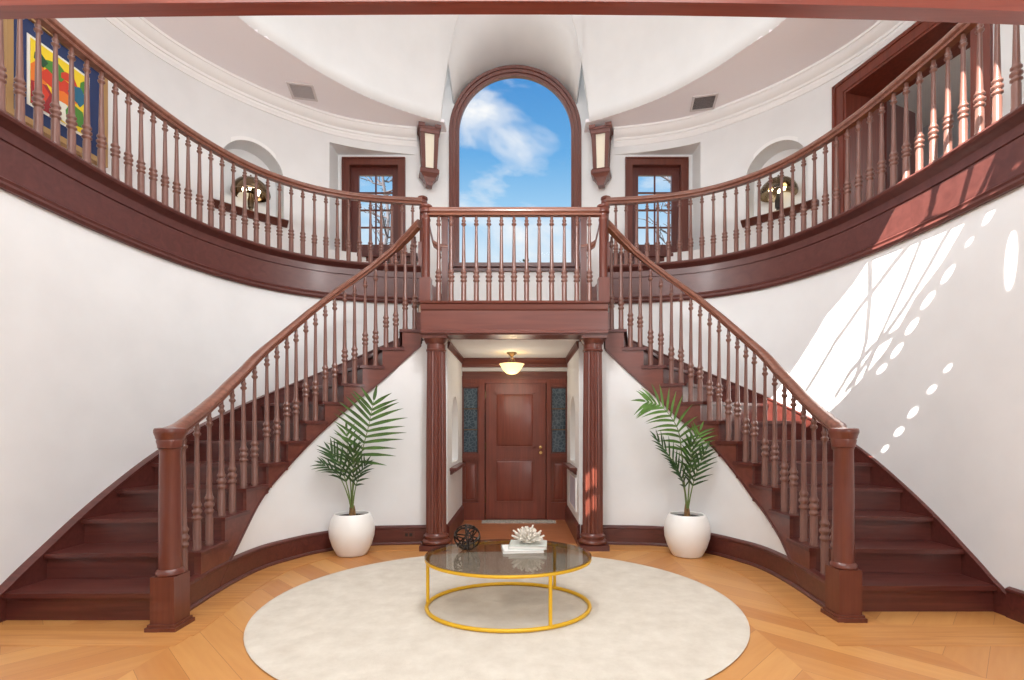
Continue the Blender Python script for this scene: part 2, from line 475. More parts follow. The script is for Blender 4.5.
SI_END = P_in.find(lambda p: 1.03 - p.x); SO_END = P_out.find(lambda p: 1.03 - p.x)
def stair_side(sg):
    """the flight on the right starts a little farther from the camera"""
    global SI0, LI, SO0, LO, SIDE
    SIDE = sg
    y0 = 3.38
    SI0 = P_in.y_at(y0); LI = SI_END - SI0; SO0 = P_out.y_at(y0); LO = SO_END - SO0
stair_side(-1)
T_IN = [0, .34, .68, .99, 1.29, 1.51, 1.72, 1.92, 2.12, 2.32, 2.53, 2.74, 2.94]
T_OUT = [0, .29, .60, .93, 1.28, 1.68, 2.11, 2.54, 2.97, 3.40, 3.83, 4.26, 4.70]
ZS = [0, .19, .38, .575, .77, .97, 1.172, 1.376, 1.58, 1.786, 1.992, 2.198, 2.402, H_LAND]
def late(k): return 0.0 if SIDE < 0 else .16 * max(0.0, 1 - (k - 1) / 5.0)
def s_in(k): return SI0 + LI * T_IN[k - 1] / T_IN[-1] + late(k)
def s_out(k): return SO0 + LO * T_OUT[k - 1] / T_OUT[-1] + late(k)
# underside line of the stringer and line of the handrail, measured on the inner curve
def on_inner(px, py, off=0.0):
    s = P_in.ray((CX - px) / F); p = P_in.at(s, off); return (s, EYE + (HY - py) * p.y / F)
SOFF = sorted(on_inner(*p) for p in [(232, 563), (247.7, 530), (262, 501), (284.8, 472.4), (309.5, 445.6), (342.4, 414.8), (383.6, 381.8), (426.9, 342)])
def soffit(s):
    T = SOFF
    if SIDE > 0:
        nose = [(s_in(k), ZS[k]) for k in range(1, 14)]
        return max(0.0, min(lerp_list(T, s) if s > T[0][0] else T[0][1] - (T[0][0] - s), lerp_list(nose, s) - .33 - .1 * min(1, max(0, (s - s_in(7)) / .5))))
    if s < T[0][0]: return max(0.0, T[0][1] - (T[0][0] - s) * 1.0)
    return (lerp_list(T, s - .07) + 2 * lerp_list(T, s) + lerp_list(T, s + .07)) / 4
RAILP = sorted(on_inner(*p) for p in [(176, 429.5), (181.8, 427.5), (190, 424), (202.4, 414.5), (214, 405), (227, 393), (251.8, 367.4), (276.5, 341.6), (301, 320.8), (326, 299.5), (340, 288.5), (367, 269), (390, 250.7), (405, 238.3), (416.5, 228.5), (421, 222), (430, 217)])
def rail_top(s):
    return (lerp_list(RAILP, s - .04) + lerp_list(RAILP, s) + lerp_list(RAILP, s + .04)) / 3

def baluster_mesh(mat):
    bm = bmesh.new()
    prof = [(.030, 0), (.030, .02), (.0275, .03), (.027, .21), (.024, .225), (.024, .235), (.034, .245), (.034, .258), (.025, .268), (.025, .278), (.036, .292), (.036, .308), (.025, .32), (.025, .332), (.033, .342), (.033, .354), (.024, .368),
            (.0215, .385), (.018, .60), (.0140, .87), (.0145, .885), (.025, .895), (.027, .908), (.017, .918), (.017, .93), (.022, .938), (.022, .948), (.015, .958), (.014, 1.0)]
    lathe(bm, prof, 12)
    bmesh.ops.recalc_face_normals(bm, faces=bm.faces[:])
    me = bpy.data.meshes.new('baluster'); bm.to_mesh(me); bm.free(); me.materials.append(mat); finish(me, 45); return me
BAL = baluster_mesh(M['baluster'])
def baluster(parent, x, y, z0, z1):
    o = link(bpy.data.objects.new('baluster', BAL)); o.parent = parent
    o.matrix_parent_inverse = parent_matrix(parent).inverted()
    o.location = (x, y, z0); o.scale = (1, 1, z1 - z0); return o

RAIL_PROF = [(x * 1.3, z * 1.35 + .003) for x, z in [(-.024, -.062), (-.028, -.05), (-.022, -.044), (-.036, -.034), (-.038, -.016), (-.03, -.003), (-.012, .004), (.012, .004), (.03, -.003), (.038, -.016), (.036, -.034), (.022, -.044), (.028, -.05), (.024, -.062)]]
def rail_sweep(bm, pts, prof=RAIL_PROF):
    st = []; n = len(pts)
    for i, p in enumerate(pts):
        a = Vector(pts[max(0, i - 1)]); b = Vector(pts[min(n - 1, i + 1)]); t = (b - a); h = Vector((t.x, t.y, 0)).normalized(); nn = Vector((h.y, -h.x, 0))
        st.append([Vector(p) + nn * o + Vector((0, 0, z)) for o, z in prof])
    sweep(bm, st)

NX = {-1: (-2.207, 3.27), 1: (2.298, 3.43)}
for sg in (-1, 1):
    stair_side(sg)
    lab = {-1: 'mahogany staircase curving up the wall that has no sun patches',
           1: 'mahogany staircase curving up the wall that carries bright sun patches'}[sg]
    st_root = thing('curved_staircase', lab, 'staircase', (sg * 2.85, 3.4, 0), 'curved staircases')
    for k in range(1, 13):
        zt = ZS[k]
        bm = bmesh.new(); ring_lo = []; ring_hi = []; N = 6
        inn = [P_in.at(s_in(k) - .03 + (s_in(k + 1) - s_in(k) + .055) * i / N, -.035) for i in range(N + 1)]
        out = [P_out.at(s_out(k) - .03 + (s_out(k + 1) - s_out(k) + .03) * i / N, -.004) for i in range(N + 1)]
        stn = []
        for a, b in zip(inn, out):
            stn.append([P3(sg, a, zt - .032), P3(sg, a, zt - .006), P3(sg, a + (b - a).normalized() * .006, zt), P3(sg, b, zt), P3(sg, b, zt - .032)])
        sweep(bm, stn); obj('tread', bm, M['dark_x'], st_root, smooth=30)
    for k in range(1, 14):
        a = P_in.at(s_in(k), .01); b = P_out.at(s_out(k), -.004); d = (b - a).normalized(); nrm = Vector((-d.y, d.x)) * .02
        if nrm.y < 0 and k < 6: nrm = -nrm
        bm = bmesh.new(); prism(bm, [P3(sg, p, 0).xy for p in (a, b, b + nrm, a + nrm)], ZS[k - 1] + .001, ZS[k] - .03, 'z')
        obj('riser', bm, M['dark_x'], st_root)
    # cut stringer on the open side
    bm = bmesh.new()
    for k in range(1, 13):
        stn = []
        for i in range(6):
            s = s_in(k) + (s_in(k + 1) - s_in(k)) * i / 5
            top = ZS[k] - .03; lo = min(soffit(s), top - (.05 if sg < 0 else .13))
            stn.append([P3(sg, P_in.at(s, -.018), lo), P3(sg, P_in.at(s, -.018), top), P3(sg, P_in.at(s, .03), top), P3(sg, P_in.at(s, .03), lo)])
        sweep(bm, stn)
    obj('cut_stringer', bm, M['wood_x'], st_root, smooth=30)
    bm = bmesh.new(); stn = []
    sa, sb = P_in.find(lambda p: p.y - 4.0) - .0, s_in(13)
    for s in P_in.stations(sa, sb, .08):
        z = soffit(s)
        stn.append([P3(sg, P_in.at(s, -.026), z - .004), P3(sg, P_in.at(s, -.026), z + .022), P3(sg, P_in.at(s, .02), z + .022), P3(sg, P_in.at(s, .02), z - .004)])
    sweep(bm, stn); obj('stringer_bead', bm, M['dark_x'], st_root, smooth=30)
    # skirt board on the wall side
    sk = .058 if sg < 0 else .018
    noses = [(s_out(1) - .12, .10)] + [(s_out(k) - .03, ZS[k]) for k in range(1, 14)]
    bm = bmesh.new(); stn = []
    for s in P_out.stations(s_out(1) - .10, s_out(13), .06):
        z = lerp_list(noses, s) * .5 + .25 * lerp_list(noses, s - .12) + .25 * lerp_list(noses, s + .12) + .02 + .05 * min(1, max(0, (s - s_out(2)) / 1.5)); lo = max(0.0, z - .5)
        stn.append([P3(sg, P_out.at(s, -sk), lo), P3(sg, P_out.at(s, -sk), z - .03), P3(sg, P_out.at(s, -sk - .012), z - .02), P3(sg, P_out.at(s, -sk - .012), z - .006), P3(sg, P_out.at(s, -.02), z), P3(sg, P_out.at(s, -.001), z), P3(sg, P_out.at(s, -.001), lo)])
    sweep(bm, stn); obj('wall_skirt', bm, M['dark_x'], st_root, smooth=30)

    lab = {-1: 'turned mahogany stair balustrade whose foot newel stands on the shaded flight, no sun on it',
           1: 'turned mahogany stair balustrade whose rail catches sunlight, on the flight below the sun patches'}[sg]
    br = thing('stair_balustrade', lab, 'balustrade', (NX[sg][0], NX[sg][1], 0), 'stair balustrades')
    pts = []
    sa, sb = P_in.ray((CX - 182) / F), P_in.find(lambda p: 1.02 - p.x)
    for s in P_in.stations(sa, sb, .05):
        p = P_in.at(s, .035); t = max(0.0, (1.30 - p.x) / .28); y = p.y - .18 * t
        pts.append((sg * p.x, y, EYE + (rail_top(s) - EYE) * y / P_in.at(s).y))
    pts = [q for q in pts if q[1] > NX[sg][1] + .06]; pts.insert(0, (NX[sg][0], NX[sg][1] + .03, min(pts[0][2] - .005, 1.29)))
    bm = bmesh.new(); rail_sweep(bm, pts); obj('handrail', bm, M['rail'], br, smooth=40)
    for k in range(1, 13):
        g = s_in(k + 1) - s_in(k)
        for f in (.14, .63):
            s = s_in(k) + g * f; p = P_in.at(s, .035)
            if k == 1 and f < .3 and sg < 0: p = P_in.at(s + .07, .035); s += .07
            t = max(0.0, (1.30 - p.x) / .28)
            baluster(br, sg * p.x, p.y - .15 * t * (k < 12 or f < .5) * .5, ZS[k], rail_top(s) - .085)
    # foot newel: square block, round shaft, turned cap
    x, y = NX[sg]
    nw = None
    bm = bmesh.new(); box(bm, x - .098, x + .098, y - .098, y + .098, 0, .028); box(bm, x - .088, x + .088, y - .088, y + .088, .028, .045)
    box(bm, x - .077, x + .077, y - .077, y + .077, .045, .345)
    lathe(bm, [(.076, .345), (.082, .352), (.082, .366), (.075, .378), (.068, .386)], 24, (x, y, 0))
    nw = obj('newel_post', bm, M['rail_z'] if 'rail_z' in M else M['wood_z'], br, smooth=40)
    bm = bmesh.new(); lathe(bm, [(.066, .38), (.0655, .5), (.064, .85), (.06, 1.15), (.066, 1.165), (.062, 1.172)], 24, (x, y, 0)); obj('newel_shaft', bm, M['wood_z'], nw, smooth=40)
    bm = bmesh.new(); lathe(bm, [(.06, 1.165), (.072, 1.172), (.073, 1.19), (.078, 1.215), (.076, 1.225), (.081, 1.232), (.083, 1.245), (.087, 1.255), (.092, 1.27), (.092, 1.285), (.087, 1.297), (.06, 1.302)], 28, (x, y, 0)); obj('newel_cap', bm, M['wood_z'], nw, smooth=40)

    # white wall under the stairs with its baseboard
    bm = bmesh.new(); stn = []
    for s in P_in.stations(P_in.y_at(4.0), P_in.find(lambda p: .75 - p.x), .06):
        z = max(.1, soffit(s) + .02)
        stn.append([P3(sg, P_in.at(s, 0), 0), P3(sg, P_in.at(s, 0), z), P3(sg, P_in.at(s, .06), z), P3(sg, P_in.at(s, .06), 0)])
    sweep(bm, stn); struct(obj('wall_under_stairs_' + side_name[sg], bm, M['wall'], smooth=30))
    bm = bmesh.new()
    sweep_plan(bm, P_in, P_in.y_at(3.33 if sg < 0 else 3.46), P_in.find(lambda p: .76 - p.x), [(.02, 0), (-.045, 0), (-.045, .018), (-.034, .03), (-.024, .03), (-.024, .175), (-.032, .185), (-.03, .2), (-.012, .212), (.0, .214), (.02, .214)], sg, .07)
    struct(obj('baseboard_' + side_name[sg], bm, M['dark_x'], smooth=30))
    bm = bmesh.new()
    sweep_plan(bm, P_out, P_out.y_at(-3.0), s_out(1) - .10, [(.02, 0), (-.03, 0), (-.024, .17), (-.035, .185), (-.03, .2), (-.006, .21), (.02, .21)], sg)
    struct(obj('baseboard_hall_' + side_name[sg], bm, M['dark_x'], smooth=30))

# ------------------------------------------------------------------ landing over the entrance
LF = 5.22
bm = bmesh.new(); prism(bm, [(-.97, LF + .1), (.97, LF + .1), (.97, REAR + .02), (-.97, REAR + .02)], H_LAND - .12, H_LAND - .002); struct(obj('floor_landing', bm, M['border']))
bm = bmesh.new()
prof = [(LF + .03, 2.30), (LF + .03, 2.325), (LF + .045, 2.335), (LF + .045, 2.535), (LF + .03, 2.55), (LF + .02, 2.60), (LF + .0, 2.61), (LF - .005, 2.63), (LF + .45, 2.634), (LF + .45, 2.285), (LF + .055, 2.285), (LF + .055, 2.30)]
st = []
for x, e in ((-.967, 0), (-.967, 0), (1.003, 0)):
    st.append([Vector((x, y, z)) for y, z in prof])
sweep(bm, st[1:]); struct(obj('trim_landing_fascia', bm, M['wood_x']))
for sg in (-1, 1):
    bm = bmesh.new(); box(bm, *sorted((sg * .95, sg * 1.10)), LF + .4, 6.6, 2.30, 2.60); struct(obj('trim_landing_side_' + side_name[sg], bm, M['wood_y']))
    # steps from the landing up to the gallery
    s_r = thing('gallery_steps', 'short flight of wooden steps from the landing up to the gallery ' + {-1: 'nearest the abstract painting', 1: 'nearest the open doorway'}[sg], 'steps', (sg * .95, 7.2, H_LAND), 'gallery steps')
    for k in range(3):
        x0 = .64 + k * .2; bm = bmesh.new()
        box(bm, *sorted((sg * x0, sg * (x0 + .23))), 6.745, REAR - .002, H_LAND + (k + 1) * R - .035, H_LAND + (k + 1) * R); obj('tread', bm, M['dark_x'], s_r)
        bm = bmesh.new(); box(bm, *sorted((sg * (x0 + .02), sg * (x0 + .04))), 6.765, REAR - .002, H_LAND + k * R + .001, H_LAND + (k + 1) * R - .035); obj('riser', bm, M['dark_x'], s_r)
    bm = bmesh.new(); prism(bm, [(sg * a, b) for a, b in ((.66, H_LAND + .001), (1.25, H_LAND + .001), (1.25, H_GAL), (1.06, H_LAND + 3 * R - .03), (.86, H_LAND + 2 * R - .03), (.66, H_LAND + R - .03))], 6.70, 6.74, 'y')
    obj('stringer', bm, M['wood_x'], s_r)

# landing balustrade
LB = thing('landing_balustrade', 'straight mahogany balustrade along the landing above the entrance', 'balustrade', (0, LF + .11, H_LAND))
ly = LF + .11
bm = bmesh.new(); rail_sweep(bm, [(-.91, ly, 3.64), (0, ly, 3.64), (.95, ly, 3.64)]); obj('handrail', bm, M['rail'], LB, smooth=40)
for i in range(13):
    x = ((438.6 + (589.4 - 438.6) * i / 12) - 520.5) / F * ly + CAM_X; baluster(LB, x, ly, 2.636, 3.56)
for sg in (-1, 1):
    x = sg * .945 + .02
    bm = bmesh.new(); box(bm, x - .058, x + .058, ly - .058, ly + .058, 2.636, 2.89)
    lathe(bm, [(.056, 2.89), (.044, 2.90), (.044, 3.5), (.05, 3.51), (.05, 3.525), (.044, 3.535), (.044, 3.575), (.066, 3.59), (.066, 3.62), (.058, 3.63), (.07, 3.645), (.068, 3.665), (.05, 3.675)], 20, (x, ly, 0))
    obj('newel_post', bm, M['wood_z'], LB, smooth=40)

# gallery balustrades
for sg in (-1, 1):
    g = thing('gallery_balustrade', {-1: 'long curved gallery balustrade in front of the abstract painting', 1: 'long curved gallery balustrade in front of the open doorway'}[sg], 'balustrade', (sg * 3.5, 3.4, H_GAL), 'gallery balustrades')
    GR = 4.325
    goff = lambda s: -.06 + .09 * min(1, max(0, (P_out.at(s).y - 4.2) / 2.0))
    pts = [P3(sg, P_out.at(s, goff(s)), GR) for s in P_out.stations(P_out.y_at(2.5), SG1 + .01, .08)]
    bm = bmesh.new(); rail_sweep(bm, pts); obj('handrail', bm, M['rail'], g, smooth=40)
    s = P_out.ray((CX - 413.6) / F) - .005; i = 0
    while s > P_out.y_at(2.6):
        p = P_out.at(s, goff(s)); baluster(g, sg * p.x, p.y, H_GAL + .004, GR - .085); s -= .1335
    p = P_out.at(SG1 + .012, .055); x, y = sg * p.x, p.y
    bm = bmesh.new(); box(bm, x - .05, x + .05, y - .05, y + .05, H_GAL + .004, 3.75)
    lathe(bm, [(r, z if z < 4 else z - .07) for r, z in [(.05, 3.75), (.04, 3.76), (.04, 4.26), (.046, 4.27), (.046, 4.285), (.04, 4.30), (.05, 4.33), (.062, 4.345), (.062, 4.37), (.055, 4.38), (.068, 4.395), (.066, 4.42), (.04, 4.435)]], 20, (x, y, 0))
    obj('newel_post', bm, M['wood_z'], g, smooth=40)
    bm = bmesh.new(); rail_sweep(bm, [(sg * 1.2, y, 4.26), (sg * 1.15, y, 4.15), (sg * 1.11, y, 3.95), (sg * 1.07, y, 3.78), (sg * 1.0, y, 3.73), (sg * .87, y, 3.72)]); obj('step_handrail', bm, M['rail'], g, smooth=40)
    baluster(g, sg * .99, y, H_LAND, 3.66)
    xb = sg * .915; bm = bmesh.new(); box(bm, xb - .042, xb + .042, y - .042, y + .042, H_LAND, 4.05); box(bm, xb - .05, xb + .05, y - .05, y + .05, 4.05, 4.08); obj('step_post', bm, M['wood_z'], g)

# ------------------------------------------------------------------ fluted columns
for sg, lab in ((-1, 'fluted mahogany column beside the wall outlet, in shade'), (1, 'fluted mahogany column with small sunlit squares low on its shaft')):
    x, y = sg * .848 + .018, 5.42
    c = thing('fluted_column', lab, 'column', (x, y, 0), 'entrance columns')
    bm = bmesh.new(); box(bm, x - .155, x + .155, y - .155, y + .155, 0, .055); obj('plinth', bm, M['dark_x'], c)
    bm = bmesh.new(); lathe(bm, [(.135, .055), (.15, .065), (.152, .085), (.14, .10), (.125, .108), (.125, .12), (.134, .13), (.134, .145), (.12, .155), (.112, .17)], 32, (x, y, 0)); obj('base', bm, M['wood_z'], c, smooth=40)
    fl = lambda i, z: 1.0 if (i % 4) in (0,) else (.90 if i % 4 == 2 else .93)
    bm = bmesh.new(); lathe(bm, [(.110, .165), (.110, .7), (.107, 1.3), (.101, 1.9), (.098, 2.13)], 80, (x, y, 0), fl); obj('shaft', bm, M['wood_z'], c, smooth=25)
    bm = bmesh.new(); lathe(bm, [(.1, 2.12), (.108, 2.13), (.108, 2.145), (.1, 2.15), (.1, 2.2), (.112, 2.21), (.125, 2.24), (.13, 2.255)], 32, (x, y, 0)); box(bm, x - .135, x + .135, y - .135, y + .135, 2.255, 2.298); obj('capital', bm, M['wood_z'], c, smooth=40)

# ------------------------------------------------------------------ entrance vestibule
DW = 7.05; VC = 2.28
for sg in (-1, 1):
    bm = bmesh.new(); box(bm, *sorted((sg * .74, sg * 1.02)), 5.62, DW + .1, 0, VC)
    o = obj('wall_vestibule_' + side_name[sg], bm, M['wall'])
    Mv = Matrix(((0, sg, 0, sg * .74), (1, 0, 0, 6.3), (0, 0, 1, 0), (0, 0, 0, 1)))
    boolean(o, [cutter(arch_poly(.30, .52, .88, 20), -.1, .13, 'y', Mv)]); struct(o)
    bm = bmesh.new(); box(bm, *sorted((sg * .66, sg * .75)), 5.80, 6.75, .80, .835); prism(bm, [(sg * .75, .80), (sg * .68, .80), (sg * .72, .755), (sg * .75, .75)], 5.84, 6.71, 'y')
    struct(obj('trim_niche_shelf_' + side_name[sg], bm, M['dark_x']))
    bm = bmesh.new(); prism(bm, [(sg * .75, 2.20), (sg * .73, 2.20), (sg * .71, 2.25), (sg * .71, VC), (sg * .75, VC)], 5.63, DW, 'y'); struct(obj('trim_vestibule_' + side_name[sg], bm, M['dark_x']))
    bm = bmesh.new(); prism(bm, [(sg * .75, 0), (sg * .71, 0), (sg * .715, .19), (sg * .74, .22), (sg * .75, .22)], 5.60, DW - .02, 'y'); struct(obj('baseboard_vestibule_' + side_name[sg], bm, M['dark_x']))
bm = bmesh.new(); box(bm, -1.0, 1.0, 5.56, DW + .2, VC, VC + .05); struct(obj('ceiling_vestibule', bm, M['wall']))
bm = bmesh.new()
box(bm, -.78, .78, DW + .02, DW + .1, 1.95, 2.10); box(bm, -.78, .78, DW - .02, DW + .04, 1.99, 2.03); box(bm, -.78, .78, DW - .03, DW + .1, 2.155, VC); prism(bm, [(DW - .03, 2.20), (DW - .07, 2.25), (DW - .07, VC), (DW - .03, VC)][::1], -.74, .74, 'z', Matrix(((0, 0, 1, 0), (1, 0, 0, 0), (0, 1, 0, 0), (0, 0, 0, 1))))
struct(obj('trim_door_head', bm, M['wood_x']))
bm = bmesh.new(); box(bm, -.78, .78, DW + .04, DW + .14, 2.10, 2.155); struct(obj('wall_door_head', bm, M['wall']))
def panelled(bm, x0, x1, z0, z1, y):
    """raised panel inside a moulding on the face at depth y (towards the hall)"""
    for (a, b, c, d) in ((x0, x1, z0, z0 + .02), (x0, x1, z1 - .02, z1), (x0, x0 + .02, z0, z1), (x1 - .02, x1, z0, z1)):
        box(bm, a, b, y - .012, y + .004, c, d)
    v = []
    for (e, yy) in ((.025, y), (.055, y - .012)):
        v.append([bm.verts.new(p) for p in ((x0 + e, yy, z0 + e), (x1 - e, yy, z0 + e), (x1 - e, yy, z1 - e), (x0 + e, yy, z1 - e))])
    for i in range(4): bm.faces.new((v[0][i], v[0][(i + 1) % 4], v[1][(i + 1) % 4], v[1][i]))
    bm.faces.new(v[1])
M['brass'] = plain('brushed_brass', (190, 160, 110), .25, 1.0)
M['bronze'] = plain('antique_bronze', (104, 86, 66), .35, .9)
M['leaded'] = None
d1 = None
bm = bmesh.new(); box(bm, -.405, .437, DW + .01, DW + .06, .01, 1.93)
d1 = struct(obj('door_1', bm, M['door']), 'closed two-panel mahogany front door')
for z0, z1 in ((.25, .86), (1.02, 1.80)):
    bm = bmesh.new(); panelled(bm, -.28, .285, z0, z1, DW + .01); obj('panel', bm, M['door'], d1, smooth=30)
bm = bmesh.new(); lathe(bm, [(.022, 0), (.022, .006), (.01, .01), (.01, .03), (.026, .04), (.03, .055), (.022, .07), (.0, .072)][:-1], 16); bm.transform(Matrix.Translation((.365, DW + .01, .955)) @ Matrix.Rotation(PI / 2, 4, 'X')); obj('door_knob', bm, M['brass'], d1, smooth=50)
bm = bmesh.new(); lathe(bm, [(.022, 0), (.022, .008), (.01, .012)], 14); bm.transform(Matrix.Translation((.365, DW + .01, 1.03)) @ Matrix.Rotation(PI / 2, 4, 'X')); obj('deadbolt', bm, M['brass'], d1, smooth=50)
for z in (.25, .99, 1.72):
    bm = bmesh.new(); lathe(bm, [(.01, 0), (.01, .1)], 10, (-.412, DW - .0, z)); obj('hinge', bm, M['bronze'], d1, smooth=50)
# frame of the doorway and its sidelights
bm = bmesh.new()
for a, b in ((-.51, -.42), (.45, .51)): box(bm, a, b, DW - .015, DW + .08, 0, 1.95)
box(bm, -.78, .78, DW - .012, DW + .08, 1.93, 1.99)
for sg in (-1, 1):
    lo, hi = sorted((sg * .51, sg * .76)); box(bm, lo, hi, DW + .0, DW + .08, 0, .25); box(bm, lo, hi, DW, DW + .08, .84, .94); box(bm, lo, hi, DW - .02, DW + .08, .88, .905); box(bm, lo, hi, DW, DW + .08, 1.88, 1.95)
    box(bm, *sorted((sg * .735, sg * .76)), DW, DW + .08, 0, 1.95)
    box(bm, lo, hi, DW + .03, DW + .08, .25, .84)
box(bm, -.80, .80, DW + .085, DW + .11, 0, 2.1)
struct(obj('trim_door_frame', bm, M['door']))
def leaded_glass():
    m, nt, b = new_mat('dark_leaded_glass')
    tc = nt.nodes.new('ShaderNodeTexCoord'); v = nt.nodes.new('ShaderNodeTexVoronoi'); v.feature = 'DISTANCE_TO_EDGE'; v.inputs['Scale'].default_value = 20
    r = nt.nodes.new('ShaderNodeValToRGB'); r.color_ramp.elements[0].position = .02; r.color_ramp.elements[1].position = .12
    r.color_ramp.elements[0].color = lin((92, 110, 122)); r.color_ramp.elements[1].color = lin((54, 72, 86))
    nt.links.new(tc.outputs['Object'], v.inputs['Vector']); nt.links.new(v.outputs['Distance'], r.inputs['Fac']); nt.links.new(r.outputs['Color'], b.inputs['Base Color'])
    b.inputs['Roughness'].default_value = .15
    return m
M['leaded'] = leaded_glass()
def thin_glass(name, tint=(255, 255, 255), refl=.06, rough=.02, edge=.7):
    m = bpy.data.materials.new(name); m.use_nodes = True; nt = m.node_tree
    for n in list(nt.nodes): nt.nodes.remove(n)
    o = nt.nodes.new('ShaderNodeOutputMaterial'); t = nt.nodes.new('ShaderNodeBsdfTransparent'); g = nt.nodes.new('ShaderNodeBsdfGlossy'); mx = nt.nodes.new('ShaderNodeMixShader')
    t.inputs['Color'].default_value = lin(tint); g.inputs['Roughness'].default_value = rough
    lw = nt.nodes.new('ShaderNodeLayerWeight'); lw.inputs['Blend'].default_value = .5
    pw = nt.nodes.new('ShaderNodeMath'); pw.operation = 'POWER'; pw.inputs[1].default_value = 4.0
    ma = nt.nodes.new('ShaderNodeMath'); ma.operation = 'MULTIPLY_ADD'; ma.inputs[1].default_value = edge; ma.inputs[2].default_value = refl
    nt.links.new(lw.outputs['Facing'], pw.inputs[0]); nt.links.new(pw.outputs[0], ma.inputs[0])
    nt.links.new(ma.outputs[0], mx.inputs[0]); nt.links.new(t.outputs[0], mx.inputs[1]); nt.links.new(g.outputs[0], mx.inputs[2]); nt.links.new(mx.outputs[0], o.inputs['Surface'])
    return m
M['pane'] = thin_glass('clear_window_glass', refl=.003, edge=.1)
M['smoke'] = thin_glass('smoked_table_glass', (214, 210, 205), refl=.06)
M['lampglass'] = thin_glass('smoked_lamp_glass', (196, 182, 158), refl=.05, rough=.05)

for n_, sg in ((4, -1), (5, 1)):
    lo, hi = sorted((sg * .515, sg * .735))
    bm = bmesh.new()
    for zz in (.94, 1.86): box(bm, lo, hi, DW + .02, DW + .05, zz, zz + .02)
    for xx in (lo, hi - .015): box(bm, xx, xx + .015, DW + .02, DW + .05, .94, 1.88)
    w_ = struct(obj('window_%d' % n_, bm, M['dark_z']), 'leaded sidelight beside the front door')
    for zz in (1.27, 1.565):
        bm = bmesh.new(); box(bm, lo, hi, DW + .025, DW + .045, zz, zz + .014); obj('glazing_bar', bm, M['bronze'], w_)
    bm = bmesh.new(); box(bm, lo + .01, hi - .01, DW + .035, DW + .042, .95, 1.87); obj('pane', bm, M['leaded'], w_)
    bm = bmesh.new(); panelled(bm, lo + .02, hi - .02, .27, .82, DW + .03); obj('panel', bm, M['door'], w_, smooth=30)

M['entry'] = wood('brown_entry_boards', (150, 88, 54), (176, 112, 72), 'x', rough=.36, coat=.12)
bm = bmesh.new(); box(bm, -.72, .72, 5.62, DW, 0, .003); struct(obj('floor_vestibule', bm, M['entry']))
# ceiling light of the vestibule
lx, ly2 = -.03, 6.5
cl = thing('ceiling_light', 'semi-flush ceiling light with a glowing alabaster bowl in the entrance', 'ceiling light', (lx, ly2, VC))
bm = bmesh.new(); lathe(bm, [(.012, -.13), (.012, -.075), (.02, -.07), (.014, -.06), (.03, -.04), (.045, -.025), (.065, -.012), (.07, 0)], 20, (lx, ly2, VC)); obj('canopy', bm, M['bronze'], cl, smooth=40)
bm = bmesh.new()
for k in range(3):
    a = 2 * PI * k / 3 + .5; tube(bm, [(lx + .02 * math.cos(a), ly2 + .02 * math.sin(a), VC - .06), (lx + .05 * math.cos(a), ly2 + .05 * math.sin(a), VC - .11), (lx + .10 * math.cos(a), ly2 + .10 * math.sin(a), VC - .165)], .006, 6)
obj('bracket', bm, M['bronze'], cl, smooth=40)
M['alabaster'] = plain('glowing_alabaster', (255, 226, 160), .4, emit=1.0)
bm = bmesh.new(); lathe(bm, [(.012, -.285), (.06, -.275), (.095, -.25), (.12, -.215), (.15, -.165), (.165, -.15), (.158, -.148), (.142, -.165), (.11, -.215), (.06, -.262), (.01, -.27)], 28, (lx, ly2, VC)); obj('bowl', bm, M['alabaster'], cl, smooth=40)

# door mat and pale wall panel
M['mat'] = plain('speckled_grey_mat', (176, 170, 160), .9, noise=.45, nscale=60)
mt = thing('door_mat', 'speckled grey fringed mat at the foot of the front door', 'mat', (.05, 6.92, 0))
bm = bmesh.new(); box(bm, -.40, .52, 6.80, 7.0, .004, .014); obj('pile', bm, M['mat'], mt)
bm = bmesh.new()
for i in range(12):
    y = 6.81 + i * .0165; tube(bm, [(-.40, y, .006), (-.45, y + random.uniform(-.006, .006), .005)], .004, 5); tube(bm, [(.52, y, .006), (.57, y + random.uniform(-.006, .006), .005)], .004, 5)
obj('fringe', bm, M['mat'], mt)
M['panel'] = plain('pale_lavender_panel', (196, 198, 214), .4)
wp = thing('wall_panel', 'pale lavender framed panel on the entrance wall below the niche shelf', 'panel', (.738, 6.2, .32))
bm = bmesh.new(); box(bm, .728, .738, 5.85, 6.55, .34, .70); obj('face', bm, M['panel'], wp)
bm = bmesh.new()
for a, b, c, d in ((5.83, 6.57, .32, .34), (5.83, 6.57, .70, .72), (5.83, 5.85, .34, .70), (6.55, 6.57, .34, .70)): box(bm, .724, .739, a, b, c, d)
obj('frame', bm, M['cornice'], wp)
# outlet in the baseboard
s = P_in.ray((CX - 411) / F); Mo = wall_frame(P_in, s, -1)
ot = thing('wall_outlet', 'brown wall outlet set in the baseboard beside the column', 'outlet', Mo.translation + Vector((0, 0, .1)))
M['brownplate'] = plain('brown_plate', (92, 48, 38), .4); M['black'] = plain('black_plastic', (28, 24, 24), .4)
bm = bmesh.new(); box(bm, -.058, .058, -.032, -.024, .075, .15, 0, Mo); obj('cover_plate', bm, M['brownplate'], ot)
for xx in (-.024, .024):
    bm = bmesh.new(); box(bm, xx - .016, xx + .016, -.035, -.032, .095, .13, 0, Mo); obj('socket', bm, M['black'], ot)

